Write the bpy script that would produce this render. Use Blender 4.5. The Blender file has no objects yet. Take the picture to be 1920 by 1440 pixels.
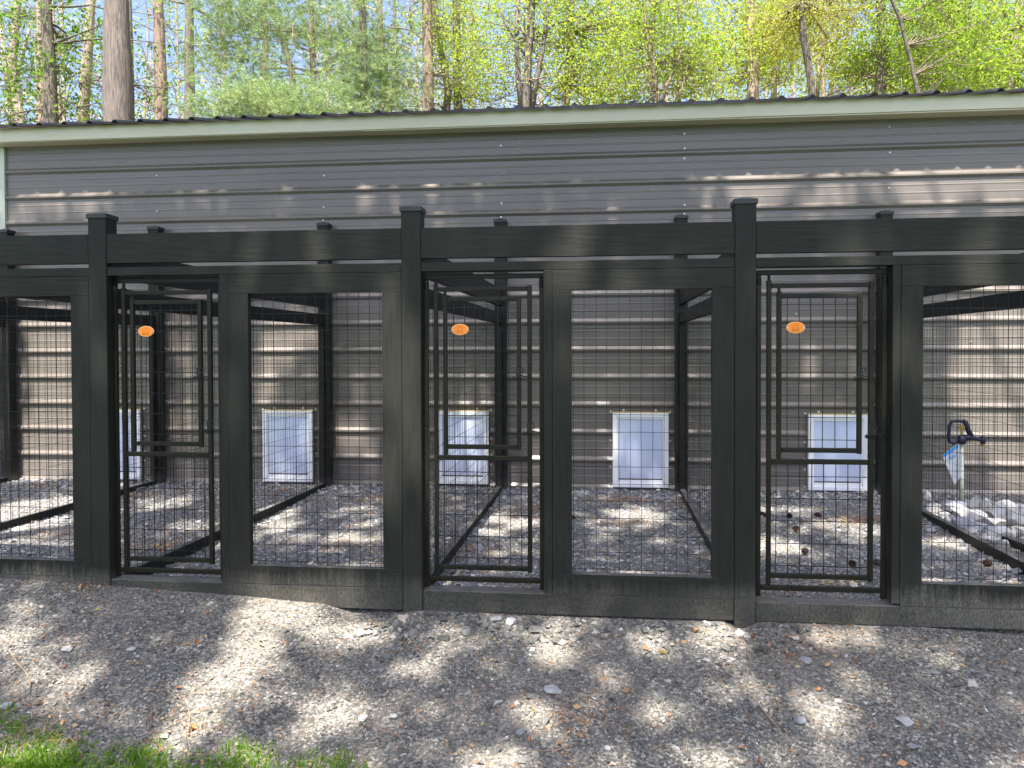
import bpy, bmesh, math, random
import numpy as np
from mathutils import Vector, Matrix
random.seed(7); RNG = np.random.default_rng(11)
scene = bpy.context.scene
col = scene.collection
R = math.radians

# ------------------------------------------------------------------ camera, sky, sun, exposure
F_PX, YAW, PITCH, ROLL, PPY = 1460.0, 6.0, 1.0, -0.18, 680.5
CAM = Vector((0.0, -3.53, 1.25))
camd = bpy.data.cameras.new('camera'); cam = bpy.data.objects.new('camera', camd); col.objects.link(cam)
camd.sensor_width = 36.0; camd.sensor_fit = 'HORIZONTAL'
camd.lens = F_PX / 1920 * 36.0
camd.shift_y = (PPY - 720) / 1920
camd.clip_start = 0.05; camd.clip_end = 2000
ROT = Matrix.Rotation(R(YAW), 3, 'Z') @ Matrix.Rotation(R(90 - PITCH), 3, 'X') @ Matrix.Rotation(R(ROLL), 3, 'Z')
cam.matrix_world = Matrix.Translation(CAM) @ ROT.to_4x4()
scene.camera = cam

SUN_EL = 66.0
SUN_AZ = 5.5                      # degrees off the wall's normal: the sun stands behind the camera, a little to its left
world = bpy.data.worlds.new('World'); scene.world = world; world.use_nodes = True
wn = world.node_tree.nodes; wl = world.node_tree.links
wn.clear()
sky = wn.new('ShaderNodeTexSky'); sky.sky_type = 'NISHITA'; sky.sun_disc = False
sky.sun_elevation = R(SUN_EL); sky.sun_rotation = R(180 + SUN_AZ)
sky.air_density = 0.6; sky.dust_density = 4.0; sky.ozone_density = 2.4
tcw = wn.new('ShaderNodeTexCoord'); mpw = wn.new('ShaderNodeMapping'); mpw.inputs['Scale'].default_value = (1.0, 1.0, 60)
nzw = wn.new('ShaderNodeTexNoise'); nzw.inputs['Scale'].default_value = 2.2; nzw.inputs['Detail'].default_value = 5
rpw = wn.new('ShaderNodeValToRGB'); rpw.color_ramp.elements[0].position = 0.60; rpw.color_ramp.elements[1].position = 0.80
mxw = wn.new('ShaderNodeMixRGB'); mxw.inputs['Color2'].default_value = (2.6, 2.9, 3.3, 1)
bgw = wn.new('ShaderNodeBackground'); bgw.inputs['Strength'].default_value = 0.08
ouw = wn.new('ShaderNodeOutputWorld')
wl.new(tcw.outputs['Generated'], mpw.inputs['Vector']); wl.new(mpw.outputs['Vector'], nzw.inputs['Vector'])
wl.new(nzw.outputs['Fac'], rpw.inputs['Fac']); wl.new(rpw.outputs['Color'], mxw.inputs['Fac'])
wl.new(sky.outputs['Color'], mxw.inputs['Color1']); wbw = wn.new('ShaderNodeMixRGB'); wbw.blend_type = 'MULTIPLY'; wbw.inputs['Fac'].default_value = 1.0; wbw.inputs['Color2'].default_value = (0.98, 0.98, 1.0, 1)
wl.new(mxw.outputs['Color'], wbw.inputs['Color1']); wl.new(wbw.outputs['Color'], bgw.inputs['Color'])
wl.new(bgw.outputs['Background'], ouw.inputs['Surface'])

sund = bpy.data.lights.new('sun', 'SUN'); sund.energy = 2.9; sund.angle = R(0.53); sund.color = (1.0, 0.92, 0.84)
sun = bpy.data.objects.new('sun', sund); col.objects.link(sun)
SD = Vector((math.sin(R(SUN_AZ)) * math.cos(R(SUN_EL)), math.cos(R(SUN_AZ)) * math.cos(R(SUN_EL)), -math.sin(R(SUN_EL))))
sun.rotation_euler = SD.to_track_quat('-Z', 'Y').to_euler()
sun.location = (-2, -12, 20)

scene.view_settings.view_transform = 'Standard'; scene.view_settings.look = 'None'
scene.view_settings.exposure = 2.75; scene.view_settings.gamma = 1.0
scene.view_settings.use_curve_mapping = False
cy = scene.cycles
try:
    cy.max_bounces = 7; cy.diffuse_bounces = 3; cy.glossy_bounces = 3; cy.transmission_bounces = 4; cy.transparent_max_bounces = 8
    cy.use_denoising = True; cy.sample_clamp_indirect = 6.0; cy.caustics_reflective = False; cy.caustics_refractive = False
except Exception: pass

# ------------------------------------------------------------------ measuring helpers: photo pixel (1920 x 1440) -> a point on a real plane
def ray(px, py):
    return ROT @ Vector(((px - 960) / F_PX, -(py - PPY) / F_PX, -1.0))
def at_y(px, py, Y):
    d = ray(px, py); return CAM + d * ((Y - CAM.y) / d.y)
def at_z(px, py, Z):
    d = ray(px, py); return CAM + d * ((Z - CAM.z) / d.z)

# ------------------------------------------------------------------ mesh helpers
class MB:
    def __init__(s): s.v = []; s.f = []; s.m = []
    def add(s, vs, fs, m=0):
        o = len(s.v); s.v += [tuple(v) for v in vs]
        s.f += [tuple(i + o for i in f) for f in fs]; s.m += [m] * len(fs); return s
    def box(s, x0, x1, y0, y1, z0, z1, m=0):
        vs = [(x, y, z) for x in (x0, x1) for y in (y0, y1) for z in (z0, z1)]
        fs = [(0, 1, 3, 2), (4, 6, 7, 5), (0, 4, 5, 1), (2, 3, 7, 6), (0, 2, 6, 4), (1, 5, 7, 3)]
        return s.add(vs, fs, m)
    def tube(s, pts, rad, n=6, m=0, cap=True):
        pts = [Vector(p) for p in pts]
        if not hasattr(rad, '__len__'): rad = [rad] * len(pts)
        ref = None; vs = []
        for i, p in enumerate(pts):
            t = (pts[min(i + 1, len(pts) - 1)] - pts[max(i - 1, 0)])
            t = t.normalized() if t.length > 1e-9 else Vector((0, 0, 1))
            if ref is None: ref = Vector((1, 0, 0)) if abs(t.x) < 0.9 else Vector((0, 1, 0))
            u = (ref - t * ref.dot(t)).normalized(); w = t.cross(u); ref = u
            for k in range(n):
                a = 2 * math.pi * (k + 0.5) / n
                vs.append(p + (u * math.cos(a) + w * math.sin(a)) * rad[i])
        fs = []
        for i in range(len(pts) - 1):
            for k in range(n):
                a = i * n + k; b = i * n + (k + 1) % n
                fs.append((a, b, b + n, a + n))
        if cap:
            fs.append(tuple(reversed(range(n)))); fs.append(tuple(range((len(pts) - 1) * n, len(pts) * n)))
        return s.add(vs, fs, m)
    def disc(s, c, nrm, r, h, n=8, m=0):
        c = Vector(c); nrm = Vector(nrm).normalized()
        return s.tube([c, c + nrm * h], r, n, m)
    def build(s, name, mats, parent=None, smooth=False, bevel=0.0, origin=None):
        me = bpy.data.meshes.new(name)
        off = world_loc(parent) if parent is not None else (Vector(origin) if origin is not None else Vector((0, 0, 0)))
        me.from_pydata([(v[0] - off.x, v[1] - off.y, v[2] - off.z) for v in s.v], [], s.f)
        return finish(name, me, mats, s.m, parent, smooth, bevel, origin)
def world_loc(o):
    l = Vector((0, 0, 0))
    while o is not None: l += o.location; o = o.parent
    return l
def finish(name, me, mats, mi, parent, smooth, bevel, origin):
    if not isinstance(mats, (list, tuple)): mats = [mats]
    for m in mats: me.materials.append(m)
    if mi is not None and len(mats) > 1: me.polygons.foreach_set('material_index', mi)
    me.polygons.foreach_set('use_smooth', np.full(len(me.polygons), bool(smooth)))
    me.update()
    o = bpy.data.objects.new(name, me); col.objects.link(o)
    if parent is not None: o.parent = parent
    elif origin is not None: o.location = origin
    if bevel:
        b = o.modifiers.new('bevel', 'BEVEL'); b.width = bevel; b.segments = 2; b.limit_method = 'ANGLE'; b.angle_limit = R(40)
    return o
def np_obj(name, V, F, mats, parent=None, smooth=False, mi=None, origin=None):
    V = np.asarray(V, dtype=np.float32).reshape(-1, 3); F = np.asarray(F, dtype=np.int32); k = F.shape[1]
    off = world_loc(parent) if parent is not None else (Vector(origin) if origin is not None else Vector((0, 0, 0)))
    V = V - np.array(off, dtype=np.float32)
    me = bpy.data.meshes.new(name)
    me.vertices.add(len(V)); me.vertices.foreach_set('co', V.ravel())
    me.loops.add(F.size); me.loops.foreach_set('vertex_index', F.ravel())
    me.polygons.add(len(F)); me.polygons.foreach_set('loop_start', np.arange(0, F.size, k, dtype=np.int32))
    me.polygons.foreach_set('loop_total', np.full(len(F), k, dtype=np.int32))
    me.update(calc_edges=True); me.validate()
    return finish(name, me, mats, mi, parent, smooth, 0, origin)
def empty(name, loc, label=None, cat=None, group=None):
    o = bpy.data.objects.new(name, None); col.objects.link(o); o.location = loc; o.empty_display_size = 0.1
    tag(o, label, cat, group); return o
def tag(o, label=None, cat=None, group=None, kind=None):
    if label: o['label'] = label
    if cat: o['category'] = cat
    if group: o['group'] = group
    if kind: o['kind'] = kind
    return o

# ------------------------------------------------------------------ materials
def mat(name, color, rough=0.6, spec=0.5, metal=0.0):
    m = bpy.data.materials.new(name); m.use_nodes = True
    b = m.node_tree.nodes['Principled BSDF']
    b.inputs['Base Color'].default_value = (*color, 1); b.inputs['Roughness'].default_value = rough
    b.inputs['Specular IOR Level'].default_value = spec; b.inputs['Metallic'].default_value = metal
    return m
class N:
    """node shorthand for one material"""
    def __init__(s, m): s.t = m.node_tree; s.b = s.t.nodes['Principled BSDF']
    def n(s, kind, **kw):
        x = s.t.nodes.new('ShaderNode' + kind)
        for k, v in kw.items():
            if k in x.inputs: x.inputs[k].default_value = v
            else: setattr(x, k, v)
        return x
    def l(s, a, b): s.t.links.new(a, b)
    def coords(s, scale=(1, 1, 1), kind='Object', rot=(0, 0, 0)):
        tc = s.n('TexCoord'); mp = s.n('Mapping'); mp.inputs['Scale'].default_value = scale; mp.inputs['Rotation'].default_value = rot
        s.l(tc.outputs[kind], mp.inputs['Vector']); return mp.outputs['Vector']
    def geo(s, scale=(1, 1, 1)):
        g = s.n('NewGeometry'); mp = s.n('Mapping'); mp.inputs['Scale'].default_value = scale
        s.l(g.outputs['Position'], mp.inputs['Vector']); return mp.outputs['Vector']
    def noise(s, vec, scale, detail=4, rough=0.55):
        x = s.n('TexNoise'); x.inputs['Scale'].default_value = scale; x.inputs['Detail'].default_value = detail; x.inputs['Roughness'].default_value = rough
        if vec is not None: s.l(vec, x.inputs['Vector'])
        return x.outputs['Fac']
    def ramp(s, fac, stops):
        r = s.n('ValToRGB'); e = r.color_ramp.elements
        while len(e) < len(stops): e.new(0.5)
        for i, (p, c) in enumerate(stops):
            e[i].position = p; e[i].color = (*c, 1) if hasattr(c, '__len__') else (c, c, c, 1)
        s.l(fac, r.inputs['Fac']); return r.outputs['Color']
    def mix(s, fac, a, b, mode='MIX'):
        x = s.n('MixRGB', blend_type=mode)
        for sock, v in ((x.inputs['Fac'], fac), (x.inputs['Color1'], a), (x.inputs['Color2'], b)):
            if hasattr(v, 'is_linked'): s.l(v, sock)
            elif hasattr(v, '__len__'): sock.default_value = (*v, 1)
            else: sock.default_value = v if sock.type == 'VALUE' else (v, v, v, 1)
        return x.outputs['Color']
    def math(s, op, a, b=0.0):
        x = s.n('Math', operation=op)
        for sock, v in ((x.inputs[0], a), (x.inputs[1], b)):
            if hasattr(v, 'is_linked'): s.l(v, sock)
            else: sock.default_value = v
        return x.outputs[0]
    def bump(s, h, strength=0.3, dist=0.01):
        x = s.n('Bump'); x.inputs['Strength'].default_value = strength; x.inputs['Distance'].default_value = dist
        s.l(h, x.inputs['Height']); s.l(x.outputs['Normal'], s.b.inputs['Normal'])
    def base(s, c): s.l(c, s.b.inputs['Base Color'])
    def rough(s, c): s.l(c, s.b.inputs['Roughness'])
    def posz(s):
        g = s.n('NewGeometry'); x = s.n('SeparateXYZ'); s.l(g.outputs['Position'], x.inputs[0]); return x.outputs['Z']
    def island(s):
        return s.n('NewGeometry').outputs['Random Per Island']

def painted_wood(name, along, dusty=1.0):
    m = mat(name, (0.03, 0.03, 0.026), 0.5, 0.14); k = N(m)
    sc = {'X': (1.2, 14, 14), 'Z': (14, 14, 1.2), 'Y': (14, 1.2, 14)}[along]
    v = k.geo(sc)
    wv = k.n('TexWave', wave_type='BANDS', bands_direction='DIAGONAL'); wv.inputs['Scale'].default_value = 1.6
    wv.inputs['Distortion'].default_value = 7.0; wv.inputs['Detail'].default_value = 3; wv.inputs['Detail Scale'].default_value = 0.7
    k.l(v, wv.inputs['Vector'])
    g1 = k.noise(v, 5, 6, 0.65); patch = k.noise(k.geo(), 2.3, 3)
    c = k.ramp(g1, [(0.3, (0.0145, 0.0155, 0.0132)), (0.7, (0.0235, 0.0240, 0.0205))])
    c = k.mix(k.ramp(patch, [(0.45, 0.0), (0.7, 0.35)]), c, (0.036, 0.0355, 0.030))
    # pale dust splashed up from the gravel, and specks of it
    z = k.posz()
    spl = k.math('ADD', z, k.math('MULTIPLY', k.noise(k.geo((60, 60, 5)), 1.0, 4), -0.14))
    spl2 = k.math('ADD', spl, k.math('MULTIPLY', k.noise(k.geo(), 2.2, 3), -0.13))
    d = k.ramp(spl2, [(0.0, 1.0), (0.07, 0.0)])
    d = k.mix(1.0, d, k.ramp(k.noise(k.geo((200, 200, 60)), 1.0, 2), [(0.35, 0.25), (0.7, 0.85)]), 'MULTIPLY')
    low = k.ramp(z, [(0.05, 0.45), (0.45, 0.06), (1.0, 0.0)])
    spk = k.ramp(k.noise(k.geo(), 170, 2, 0.5), [(0.66, 0.0), (0.74, 1.0)])
    d2 = k.mix(1.0, spk, low, 'MULTIPLY')
    c = k.mix(k.math('MULTIPLY', k.math('MULTIPLY', d, k.ramp(k.noise(k.geo(), 0.9, 3), [(0.38, 0.18), (0.62, 1.0)])), 0.8 * dusty), c, (0.21, 0.198, 0.168))
    c = k.mix(k.math('MULTIPLY', d2, dusty), c, (0.17, 0.163, 0.145))
    gn = k.n('NewGeometry'); sn = k.n('SeparateXYZ'); k.l(gn.outputs['Normal'], sn.inputs[0])       # dust settled on the sill tops
    up = k.math('MULTIPLY', k.ramp(sn.outputs['Z'], [(0.7, 0.0), (0.95, 1.0)]), k.ramp(z, [(0.2, 0.75), (0.35, 0.0)]))
    c = k.mix(k.math('MULTIPLY', up, k.ramp(k.noise(k.geo((6, 20, 6)), 3, 4), [(0.3, 0.2), (0.65, 1.0)])), c, (0.20, 0.195, 0.18))
    k.base(c)
    k.rough(k.ramp(g1, [(0.3, 0.40), (0.7, 0.56)]))
    h = k.math('ADD', k.math('MULTIPLY', wv.outputs['Fac'], 0.16), g1)
    k.bump(h, 0.42, 0.004)
    return m
WOOD_X = painted_wood('black_paint_grain_x', 'X'); WOOD_Z = painted_wood('black_paint_grain_z', 'Z'); WOOD_Y = painted_wood('black_paint_grain_y', 'Y', 0.12)
RUST = mat('nail_head', (0.006, 0.005, 0.004), 0.8)
CAPM = mat('post_cap_plastic', (0.026, 0.028, 0.026), 0.36, 0.35)
WIRE = mat('black_coated_wire', (0.006, 0.006, 0.006), 0.40, 0.3)
GATEM = mat('gate_powder_coat', (0.02, 0.018, 0.01), 0.42, 0.22)
k = N(GATEM); k.base(k.ramp(k.noise(k.geo(), 30, 4), [(0.35, (0.009, 0.0085, 0.0055)), (0.7, (0.016, 0.0145, 0.0085))])); k.bump(k.noise(k.geo(), 260, 2), 0.12, 0.002)
LATCHM = mat('latch_steel', (0.010, 0.010, 0.010), 0.32, 0.6, 0.4)
ZINC = mat('zinc_screw', (0.62, 0.62, 0.6), 0.35, 0.5, 0.7)
PAINTSCREW = mat('painted_screw', (0.30, 0.28, 0.25), 0.4)

def siding_mat():
    m = mat('bronze_steel_siding', (0.15, 0.14, 0.13), 0.26, 0.52); k = N(m)
    n1 = k.noise(k.geo((0.5, 1, 3)), 1.5, 5); n2 = k.noise(k.geo((0.4, 1, 40)), 1.2, 4)
    c = k.ramp(n1, [(0.3, (0.126, 0.111, 0.097)), (0.7, (0.157, 0.139, 0.121))])
    c = k.mix(k.ramp(n2, [(0.5, 0.0), (0.8, 0.25)]), c, (0.18, 0.166, 0.15))
    dirt = k.ramp(k.math('ADD', k.posz(), k.math('MULTIPLY', k.noise(k.geo(), 6, 4), -0.35)), [(0.0, 0.6), (0.25, 0.0)])
    c = k.mix(dirt, c, (0.17, 0.155, 0.135)); k.base(c)
    k.rough(k.ramp(n1, [(0.3, 0.23), (0.7, 0.34)]))
    k.bump(k.noise(k.geo((0.35, 1, 2.0)), 3, 2), 0.08, 0.02)
    return m
SIDING = siding_mat()
def trim_mat():
    m = mat('beige_trim', (0.5, 0.48, 0.38), 0.4); k = N(m)
    c = k.ramp(k.noise(k.geo((0.6, 1, 1)), 2, 4), [(0.3, (0.57, 0.53, 0.40)), (0.7, (0.63, 0.59, 0.46))])
    st = k.math('MULTIPLY', k.math('ADD', k.posz(), -3.13), 12.0)                                    # rusty run-off stain along the top edge
    st = k.math('ADD', st, k.math('MULTIPLY', k.noise(k.geo((3.5, 1, 1)), 2.5, 5, 0.65), -0.55))
    c = k.mix(k.math('MULTIPLY', k.ramp(st, [(0.0, 0.0), (0.45, 1.0)]), 0.6), c, (0.26, 0.22, 0.11))
    k.base(c); return m
TRIM = trim_mat()
ROOFM = mat('dark_roof_steel', (0.018, 0.018, 0.019), 0.42, 0.35)
FOUND = mat('foundation_trim', (0.10, 0.095, 0.09), 0.6)
WHITEP = mat('white_plastic', (0.88, 0.89, 0.90), 0.35)
FLAP = mat('flap_vinyl', (0.60, 0.65, 0.78), 0.10, 0.6)
k = N(FLAP); k.base(k.ramp(k.noise(k.geo((1, 1, 0.7)), 4, 3), [(0.35, (0.56, 0.64, 0.84)), (0.7, (0.74, 0.80, 0.93))])); k.bump(k.noise(k.geo(), 5, 2), 0.15, 0.02)
fb_ = [x for x in k.b.inputs['Base Color'].links][0].from_socket
k.base(k.mix(k.math('MULTIPLY', k.ramp(k.math('ADD', k.posz(), k.math('MULTIPLY', k.noise(k.geo(), 14, 4), -0.35)), [(0.0, 1.0), (0.35, 0.0)]), 0.22), fb_, (0.36, 0.34, 0.31)))
FOAM = mat('yellow_sealant', (0.62, 0.48, 0.18), 0.8)
ORANGE = mat('orange_plastic', (0.95, 0.26, 0.015), 0.35)
ORANGE_RIM = mat('pale_rim', (1.0, 0.62, 0.32), 0.4)
ORANGE_INK = mat('dark_print', (0.38, 0.09, 0.01), 0.5)
BLUEM = mat('blue_cast_iron', (0.009, 0.010, 0.038), 0.45)
BRASS = mat('brass', (0.45, 0.30, 0.10), 0.35, 0.5, 0.8)
PIPEM = mat('galvanised_pipe', (0.50, 0.54, 0.42), 0.38, 0.5, 0.35)
PAPER = mat('white_tag', (0.50, 0.52, 0.53), 0.6); TAGBLUE = mat('blue_print', (0.05, 0.28, 0.65), 0.6)

def stone_ramp_mat(name, stops, rough=0.85, bumpy=True):
    m = mat(name, (0.2, 0.2, 0.2), rough, 0.3); k = N(m)
    c = k.ramp(k.island(), stops)
    nz = k.noise(k.geo(), 160, 3)
    c = k.mix(0.35, c, k.ramp(nz, [(0.3, 0.35), (0.7, 1.0)]), 'MULTIPLY')
    k.base(c)
    return m
GRAVEL = stone_ramp_mat('crushed_stone', [(0.0, (0.076, 0.079, 0.074)), (0.30, (0.130, 0.133, 0.123)), (0.62, (0.20, 0.20, 0.182)), (0.82, (0.27, 0.262, 0.23)), (0.90, (0.36, 0.345, 0.305)), (0.945, (0.52, 0.50, 0.46)), (0.955, (0.30, 0.17, 0.085)), (0.985, (0.30, 0.20, 0.12)), (1.0, (0.55, 0.53, 0.49))])
GRAVEL_RUN = stone_ramp_mat('crushed_stone_pale', [(0.0, (0.120, 0.130, 0.138)), (0.30, (0.205, 0.220, 0.230)), (0.62, (0.30, 0.312, 0.32)), (0.84, (0.37, 0.37, 0.36)), (0.95, (0.46, 0.41, 0.37)), (1.0, (0.62, 0.61, 0.60))])
def ground_mat():
    m = mat('stone_dust', (0.15, 0.145, 0.14), 0.95, 0.2); k = N(m)
    vo = k.n('TexVoronoi'); vo.inputs['Scale'].default_value = 110; k.l(k.geo(), vo.inputs['Vector'])
    sp = k.n('SeparateColor'); k.l(vo.outputs['Color'], sp.inputs[0])
    c = k.ramp(sp.outputs[0], [(0.0, (0.066, 0.066, 0.060)), (0.5, (0.128, 0.124, 0.110)), (0.85, (0.21, 0.195, 0.165)), (1.0, (0.34, 0.32, 0.28))])
    big = k.noise(k.geo(), 1.6, 5, 0.6)
    c = k.mix(k.ramp(big, [(0.45, 0.0), (0.7, 0.5)]), c, (0.20, 0.175, 0.145))
    far = k.n('NewGeometry'); sx = k.n('SeparateXYZ'); k.l(far.outputs['Position'], sx.inputs[0])
    back = k.ramp(k.math('MULTIPLY', k.math('ADD', sx.outputs['Y'], -7.0), 0.2), [(0.0, 0.0), (1.0, 1.0)])
    c = k.mix(back, c, k.ramp(k.noise(k.geo(), 2.2, 5), [(0.35, (0.10, 0.065, 0.035)), (0.65, (0.17, 0.11, 0.06))]))
    near = k.ramp(k.math('MULTIPLY', k.math('ADD', sx.outputs['Y'], 2.6), -1.0), [(0.0, 0.0), (0.6, 1.0)])
    c = k.mix(near, c, (0.06, 0.11, 0.025))
    k.base(c); k.bump(k.math('ADD', vo.outputs['Distance'], k.noise(k.geo(), 60, 4)), 0.6, 0.006)
    return m
GROUND = ground_mat()
def rock_mat(name, a, b, vein=None):
    m = mat(name, a, 0.85, 0.3); k = N(m)
    oi = k.n('ObjectInfo')
    n1 = k.noise(k.coords(), 9, 6, 0.65)
    c = k.ramp(n1, [(0.32, a), (0.68, b)])
    if vein: c = k.mix(k.ramp(k.noise(k.coords(), 4, 4), [(0.52, 0.0), (0.68, 0.65)]), c, vein)
    k.base(c); k.bump(n1, 0.5, 0.02); return m
ROCKW = rock_mat('quarry_rock_white', (0.36, 0.36, 0.355), (0.56, 0.55, 0.535), (0.44, 0.37, 0.27))
ROCKG = rock_mat('quarry_rock_grey', (0.28, 0.295, 0.32), (0.44, 0.45, 0.47))
STONEL = rock_mat('pale_stone', (0.30, 0.30, 0.30), (0.46, 0.45, 0.44))
STONED = rock_mat('grey_stone', (0.17, 0.18, 0.19), (0.28, 0.285, 0.29))
TWIG = mat('dry_stick', (0.22, 0.16, 0.11), 0.85); k = N(TWIG); k.base(k.ramp(k.noise(k.geo((8, 8, 8)), 6, 4), [(0.3, (0.15, 0.105, 0.07)), (0.7, (0.34, 0.26, 0.18))]))
CONEM = mat('pine_cone', (0.05, 0.022, 0.012), 0.8)
LITTER = mat('dead_leaf', (0.3, 0.15, 0.06), 0.75); k = N(LITTER)
k.base(k.ramp(k.island(), [(0.0, (0.20, 0.085, 0.035)), (0.35, (0.38, 0.16, 0.055)), (0.6, (0.45, 0.28, 0.13)), (0.85, (0.42, 0.33, 0.19)), (0.985, (0.36, 0.25, 0.06)), (1.0, (0.20, 0.30, 0.04))]))

def leaf_mat(name, stops, trans=0.55, rough=0.5):
    m = mat(name, (0.1, 0.2, 0.03), rough, 0.06); k = N(m)
    c = k.ramp(k.math('ADD', k.island(), k.math('MULTIPLY', k.math('ADD', k.noise(k.geo(), 0.9, 2), -0.5), 1.3)), stops); k.base(c)
    tr = k.n('BsdfTranslucent'); k.l(k.mix(1.0, c, (1.0, 1.0, 0.55), 'MULTIPLY'), tr.inputs['Color'])
    ms = k.n('MixShader'); ms.inputs[0].default_value = trans
    out = [x for x in k.t.nodes if x.type == 'OUTPUT_MATERIAL'][0]
    k.l(k.b.outputs[0], ms.inputs[1]); k.l(tr.outputs[0], ms.inputs[2]); k.l(ms.outputs[0], out.inputs['Surface'])
    return m
LEAF_LIME = leaf_mat('spring_leaf_lime', [(0.0, (0.21, 0.32, 0.045)), (0.5, (0.34, 0.47, 0.07)), (1.0, (0.47, 0.56, 0.12))])
LEAF_GREEN = leaf_mat('maple_leaf_green', [(0.0, (0.06, 0.14, 0.025)), (0.6, (0.13, 0.24, 0.04)), (1.0, (0.22, 0.33, 0.06))])
LEAF_YELL = leaf_mat('young_leaf_yellow', [(0.0, (0.30, 0.33, 0.06)), (0.6, (0.44, 0.48, 0.09)), (1.0, (0.55, 0.52, 0.20))])
LEAF_MID = leaf_mat('leaf_mid_green', [(0.0, (0.17, 0.30, 0.04)), (0.6, (0.29, 0.44, 0.055)), (1.0, (0.42, 0.53, 0.10))])
NEEDLE = leaf_mat('pine_needle', [(0.0, (0.15, 0.235, 0.13)), (0.6, (0.27, 0.375, 0.19)), (1.0, (0.41, 0.48, 0.20))], 0.3)
LEAF_DARK = leaf_mat('shade_leaf', [(0.0, (0.05, 0.10, 0.02)), (1.0, (0.10, 0.17, 0.03))], 0.25)
GRASSM = leaf_mat('grass_blade', [(0.0, (0.09, 0.21, 0.015)), (0.6, (0.18, 0.34, 0.03)), (0.9, (0.26, 0.40, 0.05)), (1.0, (0.38, 0.33, 0.14))], 0.35)
def bark(name, a, b, fur=1.0):
    m = mat(name, a, 0.9, 0.2); k = N(m)
    f = k.noise(k.geo((9, 9, 1.1)), 3.0, 6, 0.65); p = k.noise(k.geo((1, 1, 0.6)), 1.3, 4)
    c = k.ramp(f, [(0.32, tuple(0.45 * x for x in a)), (0.5, a), (0.72, b)])
    c = k.mix(k.ramp(p, [(0.4, 0.0), (0.7, 0.45)]), c, tuple(0.6 * x + 0.02 for x in a))
    k.base(c); k.bump(f, 0.8 * fur, 0.05); return m
BARK_GREY = bark('bark_grey', (0.148, 0.125, 0.110), (0.24, 0.208, 0.185))
BARK_PALE = bark('bark_pale', (0.34, 0.27, 0.225), (0.50, 0.41, 0.35))
BARK_DARK = bark('bark_dark', (0.13, 0.115, 0.095), (0.23, 0.205, 0.17))
BARK_BROWN = bark('bark_brown', (0.24, 0.18, 0.14), (0.38, 0.30, 0.24))

BARK_TWIG = bark('bark_twig', (0.30, 0.245, 0.19), (0.44, 0.37, 0.29))

# ------------------------------------------------------------------ ground: one sheet, fine where the camera looks, out to the horizon
PH = RNG.uniform(0, 6.28, (24, 2)); KV = RNG.normal(0, 1, (24, 2)); KV = KV / np.linalg.norm(KV, axis=1)[:, None] * RNG.uniform(1.5, 14, 24)[:, None]
def wob(x, y):
    s = 0
    for i in range(24): s = s + np.sin(KV[i, 0] * x + KV[i, 1] * y + PH[i, 0]) / np.linalg.norm(KV[i])
    return s * 0.012
FX = [-12, -4, -2.7, -2.1, -1.7, -1.25, -1.13, -0.92, -0.84, 0.0, 0.58, 0.62, 0.66, 0.72, 1.4, 1.75, 2.4, 12]
FZ = [0.15, 0.14, 0.125, 0.105, 0.085, 0.055, 0.008, 0.010, 0.034, 0.026, 0.032, 0.006, 0.006, 0.034, 0.036, 0.006, -0.01, -0.05]
def gz(x, y):
    x = np.asarray(x, float); y = np.asarray(y, float)
    e = np.interp(x, FX, FZ)
    d = np.maximum(-y, 0)
    front = e - 0.27 * np.minimum(d, 1.0) - 0.15 * np.clip(d - 1.0, 0, 1.5) + wob(x, y) * np.clip(0.3 + d, 0.3, 1.0)
    inside = 0.062 + 0.012 * np.clip(y, 0, 3) + wob(x, y) * 0.5
    t = np.clip((y - 0.03) / 0.12, 0, 1)
    return np.where(y < 0.03, front, front * (1 - t) + inside * t)
def stretch(a, b, step, far):
    core = np.arange(a, b + 1e-6, step); out = [];  s = step; x = b
    while x < far: s *= 1.35; x += s; out.append(x)
    lo = []; s = step; x = a
    while x > -far: s *= 1.35; x -= s; lo.append(x)
    return np.array(lo[::-1] + list(core) + out)
gx_ = stretch(-6.0, 4.6, 0.045, 700); gy_ = stretch(-3.2, 3.2, 0.04, 700)
GX, GY = np.meshgrid(gx_, gy_, indexing='ij'); GZ = gz(GX, GY)
nx, ny = GX.shape
idx = np.arange(nx * ny).reshape(nx, ny)
gf = np.stack([idx[:-1, :-1], idx[1:, :-1], idx[1:, 1:], idx[:-1, 1:]], -1).reshape(-1, 4)
tag(np_obj('ground', np.stack([GX, GY, GZ], -1), gf, GROUND, smooth=True), kind='structure')

# crushed stone lying on it: nobody could count it
def rand_rot(n):
    q = RNG.normal(size=(n, 4)); q /= np.linalg.norm(q, axis=1)[:, None]; w, x, y, z = q.T
    return np.stack([np.stack([1 - 2 * (y * y + z * z), 2 * (x * y - z * w), 2 * (x * z + y * w)], -1),
                     np.stack([2 * (x * y + z * w), 1 - 2 * (x * x + z * z), 2 * (y * z - x * w)], -1),
                     np.stack([2 * (x * z - y * w), 2 * (y * z + x * w), 1 - 2 * (x * x + y * y)], -1)], -2)
OCT = np.array([(1, 0, 0), (-1, 0, 0), (0, 1, 0), (0, -1, 0), (0, 0, 1), (0, 0, -1)], float)
OCTF = np.array([(0, 2, 4), (2, 1, 4), (1, 3, 4), (3, 0, 4), (2, 0, 5), (1, 2, 5), (3, 1, 5), (0, 3, 5)])
CUB = np.array([(x, y, z) for x in (-.62, .62) for y in (-.62, .62) for z in (-.62, .62)], float)
CUBF = np.array([(0, 1, 3), (0, 3, 2), (4, 6, 7), (4, 7, 5), (0, 4, 5), (0, 5, 1), (2, 3, 7), (2, 7, 6), (0, 2, 6), (0, 6, 4), (1, 5, 7), (1, 7, 3)])
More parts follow.
